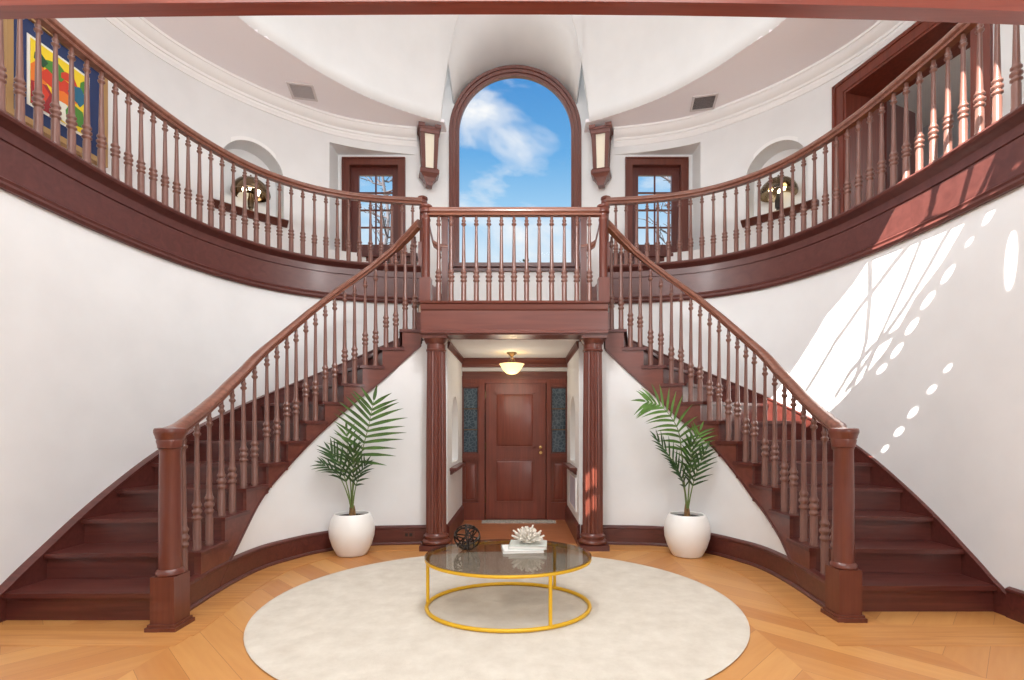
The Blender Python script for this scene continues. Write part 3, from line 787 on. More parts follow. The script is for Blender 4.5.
# ------------------------------------------------------------------ arched window and side windows
def arch_ring(bm, r0, r1, zb, zs, y0, y1, n=40):
    def path(r): return [(-r, zb)] + [(-r, zb + (zs - zb) * k / 4) for k in range(1, 4)] + [(r * math.cos(PI - PI * i / n), zs + r * math.sin(PI - PI * i / n)) for i in range(n + 1)] + [(r, zb + (zs - zb) * k / 4) for k in (3, 2, 1)] + [(r, zb)]
    A, B = path(r0), path(r1)
    sweep(bm, [[Vector((a[0], y0, a[1])), Vector((a[0], y1, a[1])), Vector((b[0], y1, b[1])), Vector((b[0], y0, b[1]))] for a, b in zip(A, B)])
bm = bmesh.new()
arch_ring(bm, AW - .045, AW, SILL, SPRING, REAR - .05, REAR + .02); arch_ring(bm, AW - .10, AW - .04, SILL, SPRING, REAR - .035, REAR + .05); arch_ring(bm, AW - .155, AW - .09, SILL, SPRING, REAR - .02, REAR + .035)
w1 = struct(obj('window_1', bm, M['wood_z'], smooth=30), 'tall round-headed mahogany window over the landing')
bm = bmesh.new(); box(bm, -AW - .03, AW + .03, REAR - .11, REAR + .1, SILL - .06, SILL); box(bm, -AW, AW, REAR - .06, REAR + .02, SILL - .11, SILL - .06); obj('sill', bm, M['dark_x'], w1)
bm = bmesh.new(); prism(bm, arch_poly(AW - .12, SPRING - SILL, SILL, 32), REAR + .02, REAR + .028, 'y'); obj('pane', bm, M['pane'], w1)
for n_, sg in ((2, -1), (3, 1)):
    def bx(bm, a, b, y0, y1, z0, z1): box(bm, *sorted((sg * a, sg * b)), y0, y1, z0, z1)
    bm = bmesh.new()
    bx(bm, 1.725, 1.84, REAR - .03, REAR + .06, 3.98, 5.43); bx(bm, 2.60, 2.715, REAR - .03, REAR + .06, 3.98, 5.43); bx(bm, 1.725, 2.715, REAR - .03, REAR + .06, 5.43, 5.545)
    bx(bm, 1.725, 1.745, REAR - .045, REAR - .03, 3.98, 5.525); bx(bm, 2.695, 2.715, REAR - .045, REAR - .03, 3.98, 5.525); bx(bm, 1.725, 2.715, REAR - .045, REAR - .03, 5.525, 5.545)
    w_ = struct(obj('window_%d' % n_, bm, M['wood_z']), 'small eight-pane window at the end of the gallery')
    bm = bmesh.new(); yy = REAR + .06
    bx(bm, 1.83, 1.95, yy, yy + .045, 4.0, 5.44); bx(bm, 2.48, 2.61, yy, yy + .045, 4.0, 5.44); bx(bm, 1.95, 2.48, yy, yy + .045, 5.31, 5.44); bx(bm, 1.95, 2.48, yy, yy + .045, 4.0, 4.21)
    obj('sash', bm, M['dark_z'], w_)
    bm = bmesh.new(); bx(bm, 2.203, 2.227, yy + .01, yy + .035, 4.21, 5.31)
    for k in (1, 2, 3): z = 4.21 + 1.1 * k / 4; bx(bm, 1.95, 2.48, yy + .01, yy + .035, z - .012, z + .012)
    obj('glazing_bars', bm, M['dark_z'], w_)
    bm = bmesh.new(); bx(bm, 1.94, 2.49, yy + .02, yy + .026, 4.2, 5.32); obj('pane', bm, M['pane'], w_)
    bm = bmesh.new(); bx(bm, 1.50, 2.76, REAR - .20, REAR + .06, 3.935, 3.985); bx(bm, 1.54, 2.72, REAR - .16, REAR + .02, 3.87, 3.935); obj('sill', bm, M['dark_x'], w_)

# ------------------------------------------------------------------ gallery niches, shelves and lamps
M['bulb'] = plain('warm_bulb', (255, 236, 200), .4, emit=6.0)
M['chrome'] = plain('smoked_chrome', (120, 100, 78), .12, .95)
for sg in (-1, 1):
    s0_, s1_ = P_up.ray((CX - 210) / F), P_up.ray((CX - 287) / F)
    bm = bmesh.new(); sweep_plan(bm, P_up, s0_, s1_, [(.03, 4.25), (-.10, 4.25), (-.115, 4.235), (-.10, 4.215), (-.07, 4.20), (-.03, 4.17), (.03, 4.17)], sg, .06)
    struct(obj('trim_niche_sill_' + side_name[sg], bm, M['dark_x'], smooth=30))
    Mn = wall_frame(P_up, S_NICHE, sg); bm = bmesh.new()
    arch_ring(bm, NW, NW + .05, 0, .58, -.012, .02, 24); bm.transform(Mn @ Matrix.Translation((0, 0, NICHE_Z)))
    struct(obj('trim_niche_arch_' + side_name[sg], bm, M['cornice'], smooth=30))
    c = Mn @ Vector((0, .09, NICHE_Z + .0))
    lp = thing('table_lamp', {-1: 'mushroom lamp with a dark bronze mirrored shade in the niche nearest the painting', 1: 'mushroom lamp with a clear smoky shade showing three bulbs, in the niche nearest the doorway'}[sg], 'lamp', c, 'niche lamps')
    bm = bmesh.new(); lathe(bm, [(.09, 0), (.09, .012), (.03, .03), (.026, .10), (.04, .11), (.042, .22), (.03, .25), (.028, .30)], 20, c); obj('base', bm, M['black'] if sg > 0 else M['bronze'], lp, smooth=40)
    bm = bmesh.new()
    prof = [(.245, .29), (.25, .31), (.24, .36), (.21, .42), (.16, .47), (.10, .505), (.03, .52), (.028, .515), (.095, .498), (.152, .463), (.2, .414), (.23, .356), (.24, .31), (.235, .29)]
    rings = []
    for r, z in prof: rings.append([bm.verts.new(c + Vector((r * math.cos(2 * PI * i / 28), r * math.sin(2 * PI * i / 28), z))) for i in range(28)])
    for a, b in zip(rings, rings[1:] + rings[:1]):
        for i in range(28): bm.faces.new((a[i], a[(i + 1) % 28], b[(i + 1) % 28], b[i]))
    obj('shade', bm, M['lampglass'] if sg > 0 else M['chrome'], lp, smooth=50)
    bm = bmesh.new(); lathe(bm, [(.012, .51), (.02, .525), (.008, .54), (.012, .555), (.003, .57)], 12, c); obj('finial', bm, M['bronze'], lp, smooth=40)
    for k in range(3):
        a = 2 * PI * k / 3 + .9; p = c + Vector((.10 * math.cos(a), .10 * math.sin(a), .36))
        bm = bmesh.new(); lathe(bm, [(.012, -.05), (.014, -.03), (.03, 0), (.03, .02), (.02, .04), (.004, .05)], 12, p); obj('bulb', bm, M['bulb'], lp, smooth=50)

# ------------------------------------------------------------------ wall sconces beside the arched window
M['linen'] = plain('cream_sconce_panel', (234, 226, 206), .6)
for sg in (-1, 1):
    r_ = thing('wall_sconce', 'tall mahogany wall lantern with a cream panel, on the pier nearer the ' + {-1: 'painting', 1: 'doorway'}[sg], 'sconce', (sg * 1.33, REAR - .02, 4.95), 'window sconces')
    Ms = Matrix.Translation((sg * 1.33, REAR - .15, 0)) @ Matrix.Rotation(-sg * math.radians(16), 4, 'Z') @ Matrix.Diagonal((.85, .9, 1, 1))
    zt, zb = 5.90, 5.24
    def taper(bm, x0, x1, y0, y1, za, zb_, k=.80):
        v = []
        for z, f in ((za, k), (zb_, 1.0)):
            v.append([bm.verts.new(Ms @ Vector((x * f, y * f, z))) for x, y in ((x0, y0), (x1, y0), (x1, y1), (x0, y1))])
        bm.faces.new(v[0][::-1]); bm.faces.new(v[1])
        for i in range(4): bm.faces.new((v[0][i], v[0][(i + 1) % 4], v[1][(i + 1) % 4], v[1][i]))
    bm = bmesh.new()
    for sx in (-1, 1):
        for sy in (-1, 1): taper(bm, *sorted((sx * .085, sx * .165)), *sorted((sy * .07, sy * .13)), zb, zt - .10)
    taper(bm, -.16, .16, -.11, .13, zb, zb + .03); obj('body_frame', bm, M['wood_z'], r_)
    bm = bmesh.new(); taper(bm, -.09, .09, -.105, .105, zb, zt - .10); obj('light_panel', bm, M['linen'], r_)
    bm = bmesh.new(); taper(bm, -.17, .17, -.14, .14, zt - .11, zt - .05, 1); taper(bm, -.185, .185, -.15, .14, zt - .05, zt - .03, 1)
    for sx in (-1, 1): taper(bm, *sorted((sx * .09, sx * .2)), -.165, .14, zt - .03, zt + .02, 1)
    taper(bm, -.1, .1, -.13, .14, zt - .03, zt + .0, 1); obj('top_cap', bm, M['wood_x'], r_)
    bm = bmesh.new(); taper(bm, -.17, .17, -.14, .13, zb - .05, zb + .0, 1); taper(bm, -.16, .16, -.13, .13, zb - .10, zb - .05, .75); taper(bm, -.11, .11, -.09, .11, zb - .17, zb - .10, .6); taper(bm, -.065, .065, -.055, .09, zb - .21, zb - .17, .9); obj('bottom_finial', bm, M['wood_x'], r_)
    bm = bmesh.new(); taper(bm, -.06, .06, .10, .23 , zb + .05, zt - .1, 1); obj('bracket', bm, M['wood_x'], r_)

# ceiling vents
M['vent'] = plain('white_vent', (214, 208, 208), .5); M['ventdark'] = plain('grey_vent_slot', (122, 118, 120), .6); M['ventlight'] = plain('pale_vent_slot', (186, 182, 184), .6)
for sg, px, py, lab in ((-1, 303, 91, 'white ceiling vent above the gallery, in the ceiling strip nearest the painting'), (1, 704, 102, 'dark slotted ceiling vent above the gallery, in the strip nearest the doorway')):
    d = F * (H_CEIL - EYE) / (HY - py); x = (px - CX) / F * d
    v_ = thing('ceiling_vent', lab, 'vent', (x, d, H_CEIL), 'ceiling vents')
    Mr = Matrix.Translation((x, d, H_CEIL)) @ Matrix.Rotation(sg * -.2, 4, 'Z')
    bm = bmesh.new()
    for a in ((-.17, .17, -.17, -.14), (-.17, .17, .14, .17), (-.17, -.14, -.14, .14), (.14, .17, -.14, .14)): box(bm, *a, -.018, -.001, 0, Mr)
    obj('frame', bm, M['vent'], v_)
    for i in range(9):
        y = -.12 + i * .03; bm = bmesh.new(); box(bm, -.14, .14, y - .006, y + .006, -.014, -.004, 0, Mr); obj('slat', bm, M['ventlight'] if sg < 0 else M['ventdark'], v_)
    bm = bmesh.new(); box(bm, -.14, .14, -.14, .14, -.004, -.001, 0, Mr); obj('backing', bm, M['vent'], v_)

# ------------------------------------------------------------------ painting
sp0, sp1 = P_up.ray((CX - 2) / F), P_up.ray((CX - 103) / F)
a, b = P_up.at(sp0), P_up.at(sp1); a3, b3 = Vector((-a.x, a.y, 0)), Vector((-b.x, b.y, 0))
xx = (b3 - a3); PW = xx.length; xx.normalize(); yy = Vector((0, 0, 1)).cross(xx)
if yy.x > 0: yy = -yy
Mp = Matrix(((xx.x, yy.x, 0, a3.x), (xx.y, yy.y, 0, a3.y), (0, 0, 1, 4.08), (0, 0, 0, 1))) @ Matrix.Translation((0, -.05, 0)); PH = 1.02
pt = thing('framed_painting', 'large framed colourful abstract painting with a navy mat on the gallery wall', 'painting', Mp.translation)
M['gold'] = plain('dull_gold_frame', (176, 140, 92), .4, .3); M['navy'] = plain('navy_mat', (38, 54, 96), .7); M['white'] = plain('white_line', (230, 228, 218), .6)
bm = bmesh.new(); t_ = .055
for q in ((0, PW, 0, t_), (0, PW, PH - t_, PH), (0, t_, t_, PH - t_), (PW - t_, PW, t_, PH - t_)):
    box(bm, q[0], q[1], -.035, .04, q[2], q[3], 0, Mp)
obj('frame', bm, M['gold'], pt)
bm = bmesh.new(); box(bm, t_ - .01, PW - t_ + .01, -.005, .03, t_ - .01, PH - t_ + .01, 0, Mp); obj('mat', bm, M['navy'], pt)
m0 = t_ + .13
bm = bmesh.new(); box(bm, m0, PW - m0, -.012, -.006, m0, PH - m0, 0, Mp); obj('mat_edge', bm, M['white'], pt)
cols = [(236, 206, 40), (206, 62, 40), (226, 120, 40), (74, 132, 52), (36, 100, 130), (150, 40, 46), (228, 226, 210), (40, 80, 50)]
mats = [plain('paint_%s' % n_, c_, .6) for n_, c_ in zip(('yellow', 'red', 'orange', 'green', 'blue', 'crimson', 'ivory', 'dark_green'), cols)]
bm = bmesh.new(); e = m0 + .025; box(bm, e, PW - e, -.018, -.013, e, PH - e, 0, Mp)
iw, ih = PW - 2 * e, PH - 2 * e
blobs = [((.0, .0), (.5, .0), (.42, .25), (.2, .5), (0, .42), 5), ((0, .35), (.25, .42), (.3, .6), (.1, .72), (0, .6), 2), ((.1, .5), (.4, .42), (.75, .5), (.7, .68), (.3, .74), 1), ((.45, .05), (.6, .0), (.62, .3), (.48, .38), (.4, .25), 6), ((.6, .05), (.95, .1), (.9, .36), (.68, .4), (.58, .22), 3),
         ((.2, .7), (.5, .62), (.62, .8), (.45, .9), (.25, .82), 3), ((.62, .55), (.85, .42), (.98, .6), (.86, .75), (.68, .7), 4), ((.05, .72), (.2, .66), (.28, .78), (.16, .86), (.06, .82), 7), ((.5, .7), (.8, .72), (.72, .86), (.58, .84), (.5, .78), 1), ((.35, .3), (.62, .32), (.8, .45), (.55, .5), (.34, .42), 2), ((.85, .75), (1, .62), (1, .85), (.92, .9), (.86, .84), 3), ((.05, .2), (.22, .12), (.3, .3), (.18, .4), (.04, .34), 1)]
for k, bl in enumerate(blobs):
    prism(bm, [(e + q[0] * iw, e + q[1] * ih) for q in bl[:-1]], -.019 - k * .0004, -.014, 'y', Mp, bl[-1])
obj('canvas', bm, mats, pt)

# ------------------------------------------------------------------ doorway on the right of the gallery
def dbox(bm, *a): box(bm, *a, 0, M_door)
zt_ = 5.46; Wd = W_door
bm = bmesh.new()
for q in ((-.15, .0, H_GAL + .003, zt_ + .15), (Wd, Wd + .15, H_GAL + .003, zt_ + .15), (0, Wd, zt_, zt_ + .15)):
    dbox(bm, q[0], q[1], -.05, .03, q[2], q[3])
for q in ((-.15, -.11, H_GAL + .003, zt_ + .15), (Wd + .11, Wd + .15, H_GAL + .003, zt_ + .15), (-.15, Wd + .15, zt_ + .11, zt_ + .15)):
    dbox(bm, q[0], q[1], -.065, -.04, q[2], q[3])
dbox(bm, 0, .03, -.04, .62, H_GAL, zt_); dbox(bm, Wd - .03, Wd, -.04, .62, H_GAL, zt_); dbox(bm, .03, Wd - .03, -.04, .62, zt_ - .03, zt_)
d2 = struct(obj('door_2', bm, M['door']), 'open mahogany doorway off the gallery')
bm = bmesh.new(); Ml = M_door @ Matrix.Translation((Wd - .05, .55, 0)) @ Matrix.Rotation(math.radians(80), 4, 'Z'); box(bm, 0, .62, -.02, .02, H_GAL + .01, zt_ - .05, 0, Ml); obj('leaf', bm, M['dark_z'], d2)
bm = bmesh.new()
dbox(bm, -1.6, Wd + 1.2, 2.6, 2.7, H_GAL - .05, 6.0); dbox(bm, -1.7, -1.6, .5, 2.7, H_GAL - .05, 6.0); dbox(bm, Wd + 1.2, Wd + 1.3, .5, 2.7, H_GAL - .05, 6.0)
M['greywall'] = plain('grey_bedroom_wall', (190, 190, 194), .7)
struct(obj('wall_side_room', bm, M['greywall']))
bm = bmesh.new(); dbox(bm, -1.7, Wd + 1.3, .3, 2.7, 6.0, 6.05); struct(obj('ceiling_side_room', bm, M['wall']))
bm = bmesh.new(); dbox(bm, -1.7, Wd + 1.3, .3, 2.7, H_GAL - .1, H_GAL - .002); struct(obj('floor_side_room', bm, M['border']))
bm = bmesh.new()
for q in ((.05, .13), (.95, 1.03)): dbox(bm, q[0], q[1], 2.56, 2.6, H_GAL, 5.35)
dbox(bm, .05, 1.03, 2.56, 2.6, 5.27, 5.35)
d3 = struct(obj('door_3', bm, M['cornice']), 'dark inner door seen through the gallery doorway')
M['darkdoor'] = plain('dark_grey_door', (70, 74, 82), .5)
bm = bmesh.new(); dbox(bm, .13, .95, 2.57, 2.595, H_GAL, 5.27); obj('leaf', bm, M['darkdoor'], d3)

# ------------------------------------------------------------------ rug, table and what stands on it
def rug_mat():
    m, nt, b = new_mat('cream_wool_rug')
    tc = nt.nodes.new('ShaderNodeTexCoord'); n1 = nt.nodes.new('ShaderNodeTexNoise'); n1.inputs['Scale'].default_value = 6; n1.inputs['Detail'].default_value = 8; n1.inputs['Roughness'].default_value = .7
    r = nt.nodes.new('ShaderNodeValToRGB'); r.color_ramp.elements[0].position = .3; r.color_ramp.elements[1].position = .7
    r.color_ramp.elements[0].color = lin((200, 191, 177)); r.color_ramp.elements[1].color = lin((218, 211, 198))
    n2 = nt.nodes.new('ShaderNodeTexNoise'); n2.inputs['Scale'].default_value = 160; bp = nt.nodes.new('ShaderNodeBump'); bp.inputs['Strength'].default_value = .25; bp.inputs['Distance'].default_value = .01
    nt.links.new(tc.outputs['Object'], n1.inputs['Vector']); nt.links.new(tc.outputs['Object'], n2.inputs['Vector']); nt.links.new(n1.outputs['Fac'], r.inputs['Fac']); nt.links.new(r.outputs['Color'], b.inputs['Base Color'])
    nt.links.new(n2.outputs['Fac'], bp.inputs['Height']); nt.links.new(bp.outputs['Normal'], b.inputs['Normal']); b.inputs['Roughness'].default_value = .95; b.inputs['Specular IOR Level'].default_value = .1
    return m
M['rug'] = rug_mat()
RC = Vector((-.065, 3.72, 0)); bm = bmesh.new()
st = []
for i in range(96):
    a = 2 * PI * i / 96; ca, sa_ = math.cos(a), math.sin(a)
    st.append([RC + Vector((1.72 * ca * k, 1.49 * sa_ * k, z)) for k, z in ((1.0, .0035), (1.003, .008), (.998, .014), (.98, .016))])
rs = [[bm.verts.new(p) for p in r_] for r_ in st]
for a, b in zip(rs, rs[1:] + rs[:1]):
    for i in range(3): bm.faces.new((a[i], a[i + 1], b[i + 1], b[i]))
bm.faces.new([r_[3] for r_ in rs]); bm.faces.new([r_[0] for r_ in rs][::-1])
tag(obj('area_rug', bm, M['rug'], smooth=40), 'large round cream rug on the oak floor', 'rug')

TC = Vector((-.005, 3.605, 0)); TA, TB, TZ = .597, .49, .39; RZ = .016
M['yellow'] = plain('yellow_gold_metal', (232, 184, 40), .35, .25)
ct = thing('coffee_table', 'oval coffee table with a smoked glass top on a yellow metal ring frame', 'coffee table', TC)
def ell(a, b, z, n=72): return [TC + Vector((a * math.cos(2 * PI * i / n), b * math.sin(2 * PI * i / n), z)) for i in range(n)]
bm = bmesh.new(); prism(bm, [p.xy for p in ell(TA + .0, TB + .0, 0)], TZ - .008, TZ + .002); obj('glass_top', bm, M['smoke'], ct)
bm = bmesh.new(); tube(bm, ell(TA - .012, TB - .012, TZ - .022), .0125, 8, True); obj('top_ring', bm, M['yellow'], ct, smooth=50)
bm = bmesh.new(); tube(bm, ell(TA - .014, TB - .014, RZ + .014), .014, 8, True); obj('base_ring', bm, M['yellow'], ct, smooth=50)
for ang in (178, 298.5, 52):
    a = math.radians(ang); p = TC + Vector(((TA - .013) * math.cos(a), (TB - .013) * math.sin(a), 0)); bm = bmesh.new(); lathe(bm, [(.0125, RZ + .01), (.0125, TZ - .02)], 12, p); obj('leg', bm, M['yellow'], ct, smooth=50)

M['darkwire'] = plain('blackened_wire', (40, 34, 30), .4, .6)
sc = Vector((-.313, 3.71, TZ + .002 + .098)); rr = .094
bm = bmesh.new(); ico = bmesh.new(); bmesh.ops.create_icosphere(ico, subdivisions=1, radius=rr); bmesh.ops.rotate(ico, verts=ico.verts[:], cent=(0, 0, 0), matrix=Matrix.Rotation(.3, 3, 'X') @ Matrix.Rotation(.4, 3, 'Y'))
for k in range(5):
    n_ = Vector((random.uniform(-1, 1), random.uniform(-1, 1), random.uniform(-1, 1))).normalized(); off = random.uniform(-.35, .35) * rr
    u = n_.orthogonal().normalized(); w = n_.cross(u); r2 = math.sqrt(rr * rr - off * off)
    tube(bm, [sc + n_ * off + (u * math.cos(2 * PI * i / 32) + w * math.sin(2 * PI * i / 32)) * r2 for i in range(32)], 0.0052, 6, True)
for a_ in range(3):
    n_ = [Vector((0, 1, .15)), Vector((1, .2, .1)), Vector((.2, .1, 1))][a_].normalized(); u = n_.orthogonal().normalized(); w = n_.cross(u)
    tube(bm, [sc + (u * math.cos(2 * PI * i / 32) + w * math.sin(2 * PI * i / 32)) * rr for i in range(32)], 0.0052, 6, True)
ico.free()
tag(obj('wire_sphere', bm, M['darkwire'], smooth=50), 'dark open wire sphere ornament on the glass table', 'ornament')

M['paper'] = plain('white_book_pages', (238, 236, 230), .7); M['cover_grey'] = plain('pale_green_grey_cover', (196, 200, 192), .5); M['cover_white'] = plain('white_cover', (232, 232, 228), .5)
def book(x, y, z, w, d, h, rot, cover, label):
    Mb = Matrix.Translation((x, y, z)) @ Matrix.Rotation(rot, 4, 'Z')
    r_ = thing('book', label, 'book', (x, y, z), 'books on the glass table')
    bm = bmesh.new(); box(bm, -w / 2, w / 2, -d / 2, d / 2, 0, .004, 0, Mb); box(bm, -w / 2, w / 2, -d / 2, d / 2, h - .004, h, 0, Mb); box(bm, -w / 2, -w / 2 + .005, -d / 2, d / 2, 0, h, 0, Mb); obj('cover', bm, cover, r_)
    bm = bmesh.new(); box(bm, -w / 2 + .006, w / 2 - .008, -d / 2 + .006, d / 2 - .006, .0045, h - .0045, 0, Mb); obj('pages', bm, M['paper'], r_)
zt2 = TZ + .0025
book(.095, 3.72, zt2, .30, .20, .02, .12, M['cover_white'], 'white book lying lowest on the glass table under another book')
book(.14, 3.745, zt2 + .0205, .28, .20, .026, -.06, M['cover_grey'], 'pale grey-green book on top of the white book, under the coral ornament')
M['coral'] = plain('bone_white_coral', (226, 220, 208), .6, noise=.1, nscale=40)
cc = Vector((.14, 3.75, zt2 + .047)); bm = bmesh.new()
lathe(bm, [(.03, 0), (.045, .008), (.04, .02), (.02, .03)], 14, cc)
for ring, (nb, el, ln) in enumerate(((12, 12, .115), (11, 32, .11), (8, 55, .095), (4, 78, .08))):
    for k in range(nb):
        az = 2 * PI * (k + .5 * (ring % 2)) / nb + random.uniform(-.1, .1); e_ = math.radians(el + random.uniform(-6, 6)); L_ = ln * random.uniform(.85, 1.1)
        d = Vector((math.cos(az) * math.cos(e_), math.sin(az) * math.cos(e_), math.sin(e_)))
        p0 = cc + Vector((0, 0, .014)) + d * .012; p1 = p0 + d * L_ * .6 + Vector((0, 0, .004)); p2 = p0 + d * L_ + Vector((0, 0, .014))
        tube(bm, [p0, p1, p2], [.007, .010, .0065], 7)
        sd = d.cross(Vector((0, 0, 1))).normalized() if abs(d.z) < .95 else Vector((1, 0, 0))
        tube(bm, [p1, p1 + d * L_ * .25 + sd * .016], [.0075, .006], 7)
tag(obj('coral_ornament', bm, M['coral'], smooth=50), 'white spiky coral ornament on the books on the glass table', 'ornament')

# ------------------------------------------------------------------ potted palms
M['pot'] = plain('white_glazed_pot', (240, 239, 235), .3, noise=.01, nscale=4); M['soil'] = plain('dark_soil', (52, 40, 32), .95, noise=.4, nscale=40)
M['frond_a'] = plain('deep_green_frond', (50, 84, 40), .4, noise=.3, nscale=8); M['frond_c'] = plain('mid_green_frond', (72, 108, 46), .4, noise=.35, nscale=6); M['frond_b'] = plain('fresh_green_frond', (86, 126, 52), .45, noise=.25, nscale=8); M['stem'] = plain('green_stem', (98, 118, 58), .5); M['husk'] = plain('brown_husk', (128, 96, 58), .8, noise=.3, nscale=30)

def bez(p, n):
    out = []
    P = [2 * p[0] - p[1]] + list(p) + [2 * p[-1] - p[-2]]
    seg = len(p) - 1
    for i in range(n + 1):
        t = i / n * seg; k = min(int(t), seg - 1); t -= k
        p0, p1, p2, p3 = P[k:k + 4]
        out.append(.5 * ((2 * p1) + (p2 - p0) * t + (2 * p0 - 5 * p1 + 4 * p2 - p3) * t * t + (3 * p1 - p0 - 3 * p2 + p3) * t ** 3))
    return out
def frond(root, base, pts, start, nleaf, length, mat, spread=55, droop=.25, plane=None, width=.016, fold=.25):
    """pts: rachis control points relative to base; leaflets on both sides from fraction start to the tip"""
    P = bez([base + Vector(p) for p in pts], 40)
    bm = bmesh.new(); tube(bm, P, [.0085 * (1 - .75 * i / 40) for i in range(41)], 6, mi=1)
    nrm0 = Vector(plane if plane else (0, -1, .15)).normalized()
    for i in range(nleaf):
        f = start + (1 - start) * (i / (nleaf - 1)) ** .92
        j = min(39, int(f * 40)); p = P[j].lerp(P[j + 1], f * 40 - j) if f < 1 else P[40]
        t = (P[min(40, j + 1)] - P[max(0, j - 1)]).normalized()
        side = t.cross(nrm0).normalized(); nn = side.cross(t).normalized()
        g = i / (nleaf - 1); L = length * (math.sin(PI * (.22 + .66 * g)) ** .8) * random.uniform(.92, 1.06)
        ang = math.radians(spread * (1.15 - .55 * g) + random.uniform(-4, 4))
        for sd in ((-1, 1) if f < .995 else (0,)):
            d = (t * math.cos(ang) + side * sd * math.sin(ang) + nn * fold * random.uniform(.6, 1.3)).normalized() if sd else t
            w_ = d.cross(nn).normalized() * width
            up = w_.cross(d).normalized()
            a, prev = p, None
            K = 6; rows = []
            for q in range(K + 1):
                u = q / K; c_ = p + d * L * u + Vector((0, 0, -1)) * droop * L * u * u
                ww = (.35 + .65 * math.sin(PI * min(1, u * 1.35 + .12) * .74)) * (1 - u ** 2.6) + .02
                rows.append((bm.verts.new(c_ - w_ * ww + up * .004), bm.verts.new(c_), bm.verts.new(c_ + w_ * ww + up * .004)))
            for r0, r1 in zip(rows, rows[1:]):
                bm.faces.new((r0[0], r0[1], r1[1], r1[0])); bm.faces.new((r0[1], r0[2], r1[2], r1[1]))
    o = obj('frond', bm, [mat, M['stem']], root, smooth=60, recalc=False)
    return o
def palm(x, y, label):
    r_ = thing('potted_palm', label, 'potted plant', (x, y, 0), 'potted palms')
    bm = bmesh.new(); lathe(bm, [(.13, 0), (.145, .004), (.155, .02), (.195, .10), (.222, .19), (.228, .26), (.215, .34), (.19, .40), (.178, .42), (.170, .425), (.162, .42), (.165, .39), (.17, .36), (.05, .355)], 40, (x, y, 0)); obj('pot', bm, M['pot'], r_, smooth=50)
    bm = bmesh.new(); lathe(bm, [(.162, .36), (.162, .392), (.09, .40), (.02, .402)], 24, (x, y, 0)); obj('soil', bm, M['soil'], r_, smooth=50)
    bm = bmesh.new()
    for dx, dy, h in ((-.012, 0, .14), (.016, .01, .11), (.0, -.018, .09)):
        tube(bm, [(x + dx, y + dy, .39), (x + dx * .9, y + dy, .39 + h * .6), (x + dx * .8, y + dy, .39 + h)], [.022, .017, .010], 8)
    obj('stem_base', bm, M['husk'], r_, smooth=50)
    return r_, Vector((x, y, .40))
r1, b1 = palm(-1.652, 5.15, 'palm in a white pot whose big frond arches to the right, beside the baseboard outlet')
A, B_, CF = M['frond_a'], M['frond_b'], M['frond_c']
frond(r1, b1, [(0, 0, 0), (.015, .0, .3), (.08, .02, .6), (.16, .02, .9), (.225, .0, 1.19)], .46, 12, .42, CF, 66, .10, (.15, -1, .1), .019, .05)
frond(r1, b1, [(0, 0, 0), (-.02, .02, .3), (-.05, .03, .55), (-.07, .04, .88)], .52, 8, .27, B_, 52, .15, (0, -1, .3), .013, .1)
frond(r1, b1, [(0, 0, 0), (-.03, -.02, .25), (-.09, -.05, .48), (-.20, -.08, .68)], .48, 8, .27, A, 36, .12, (.3, -1, .5), .0125)
frond(r1, b1, [(0, 0, 0), (.01, -.02, .25), (.03, -.05, .45), (.05, -.08, .70)], .5, 8, .26, A, 38, .1, (0, -1, .4), .0125)
frond(r1, b1, [(0, 0, 0), (.03, -.02, .22), (.08, -.05, .38), (.17, -.06, .55)], .52, 7, .22, A, 38, .2, (-.2, -1, .4), .011)
frond(r1, b1, [(0, 0, 0), (-.03, -.03, .2), (-.12, -.06, .42), (-.28, -.09, .54)], .62, 6, .19, A, 32, .25, (.2, -1, .6), .011)
r2_, b2 = palm(1.785, 5.11, 'palm in a white pot whose big frond arches to the left, beside the sunlit column')
frond(r2_, b2, [(0, 0, 0), (-.03, .0, .35), (-.05, .02, .65), (-.10, .0, .9), (-.26, -.03, 1.11), (-.44, -.05, 1.17)], .42, 14, .36, B_, 58, .22, (.25, -1, .35), .016, .1)
frond(r2_, b2, [(0, 0, 0), (.03, .02, .35), (.06, .03, .62), (.14, .02, .88)], .5, 9, .27, B_, 52, .2, (-.1, -1, .2), .013, .1)
frond(r2_, b2, [(0, 0, 0), (-.03, -.02, .25), (-.12, -.05, .5), (-.34, -.08, .80)], .52, 10, .24, A, 32, .15, (.3, -1, .5), .0125)
frond(r2_, b2, [(0, 0, 0), (.01, -.02, .25), (.02, -.05, .5), (.01, -.08, .76)], .52, 8, .25, A, 38, .12, (0, -1, .4), .0125)
frond(r2_, b2, [(0, 0, 0), (.03, -.02, .22), (.07, -.05, .42), (.17, -.06, .68)], .5, 8, .25, A, 38, .15, (-.2, -1, .4), .012)
frond(r2_, b2, [(0, 0, 0), (-.02, -.03, .2), (-.07, -.07, .38), (-.17, -.1, .52)], .52, 7, .21, A, 34, .2, (.2, -1, .6), .011)

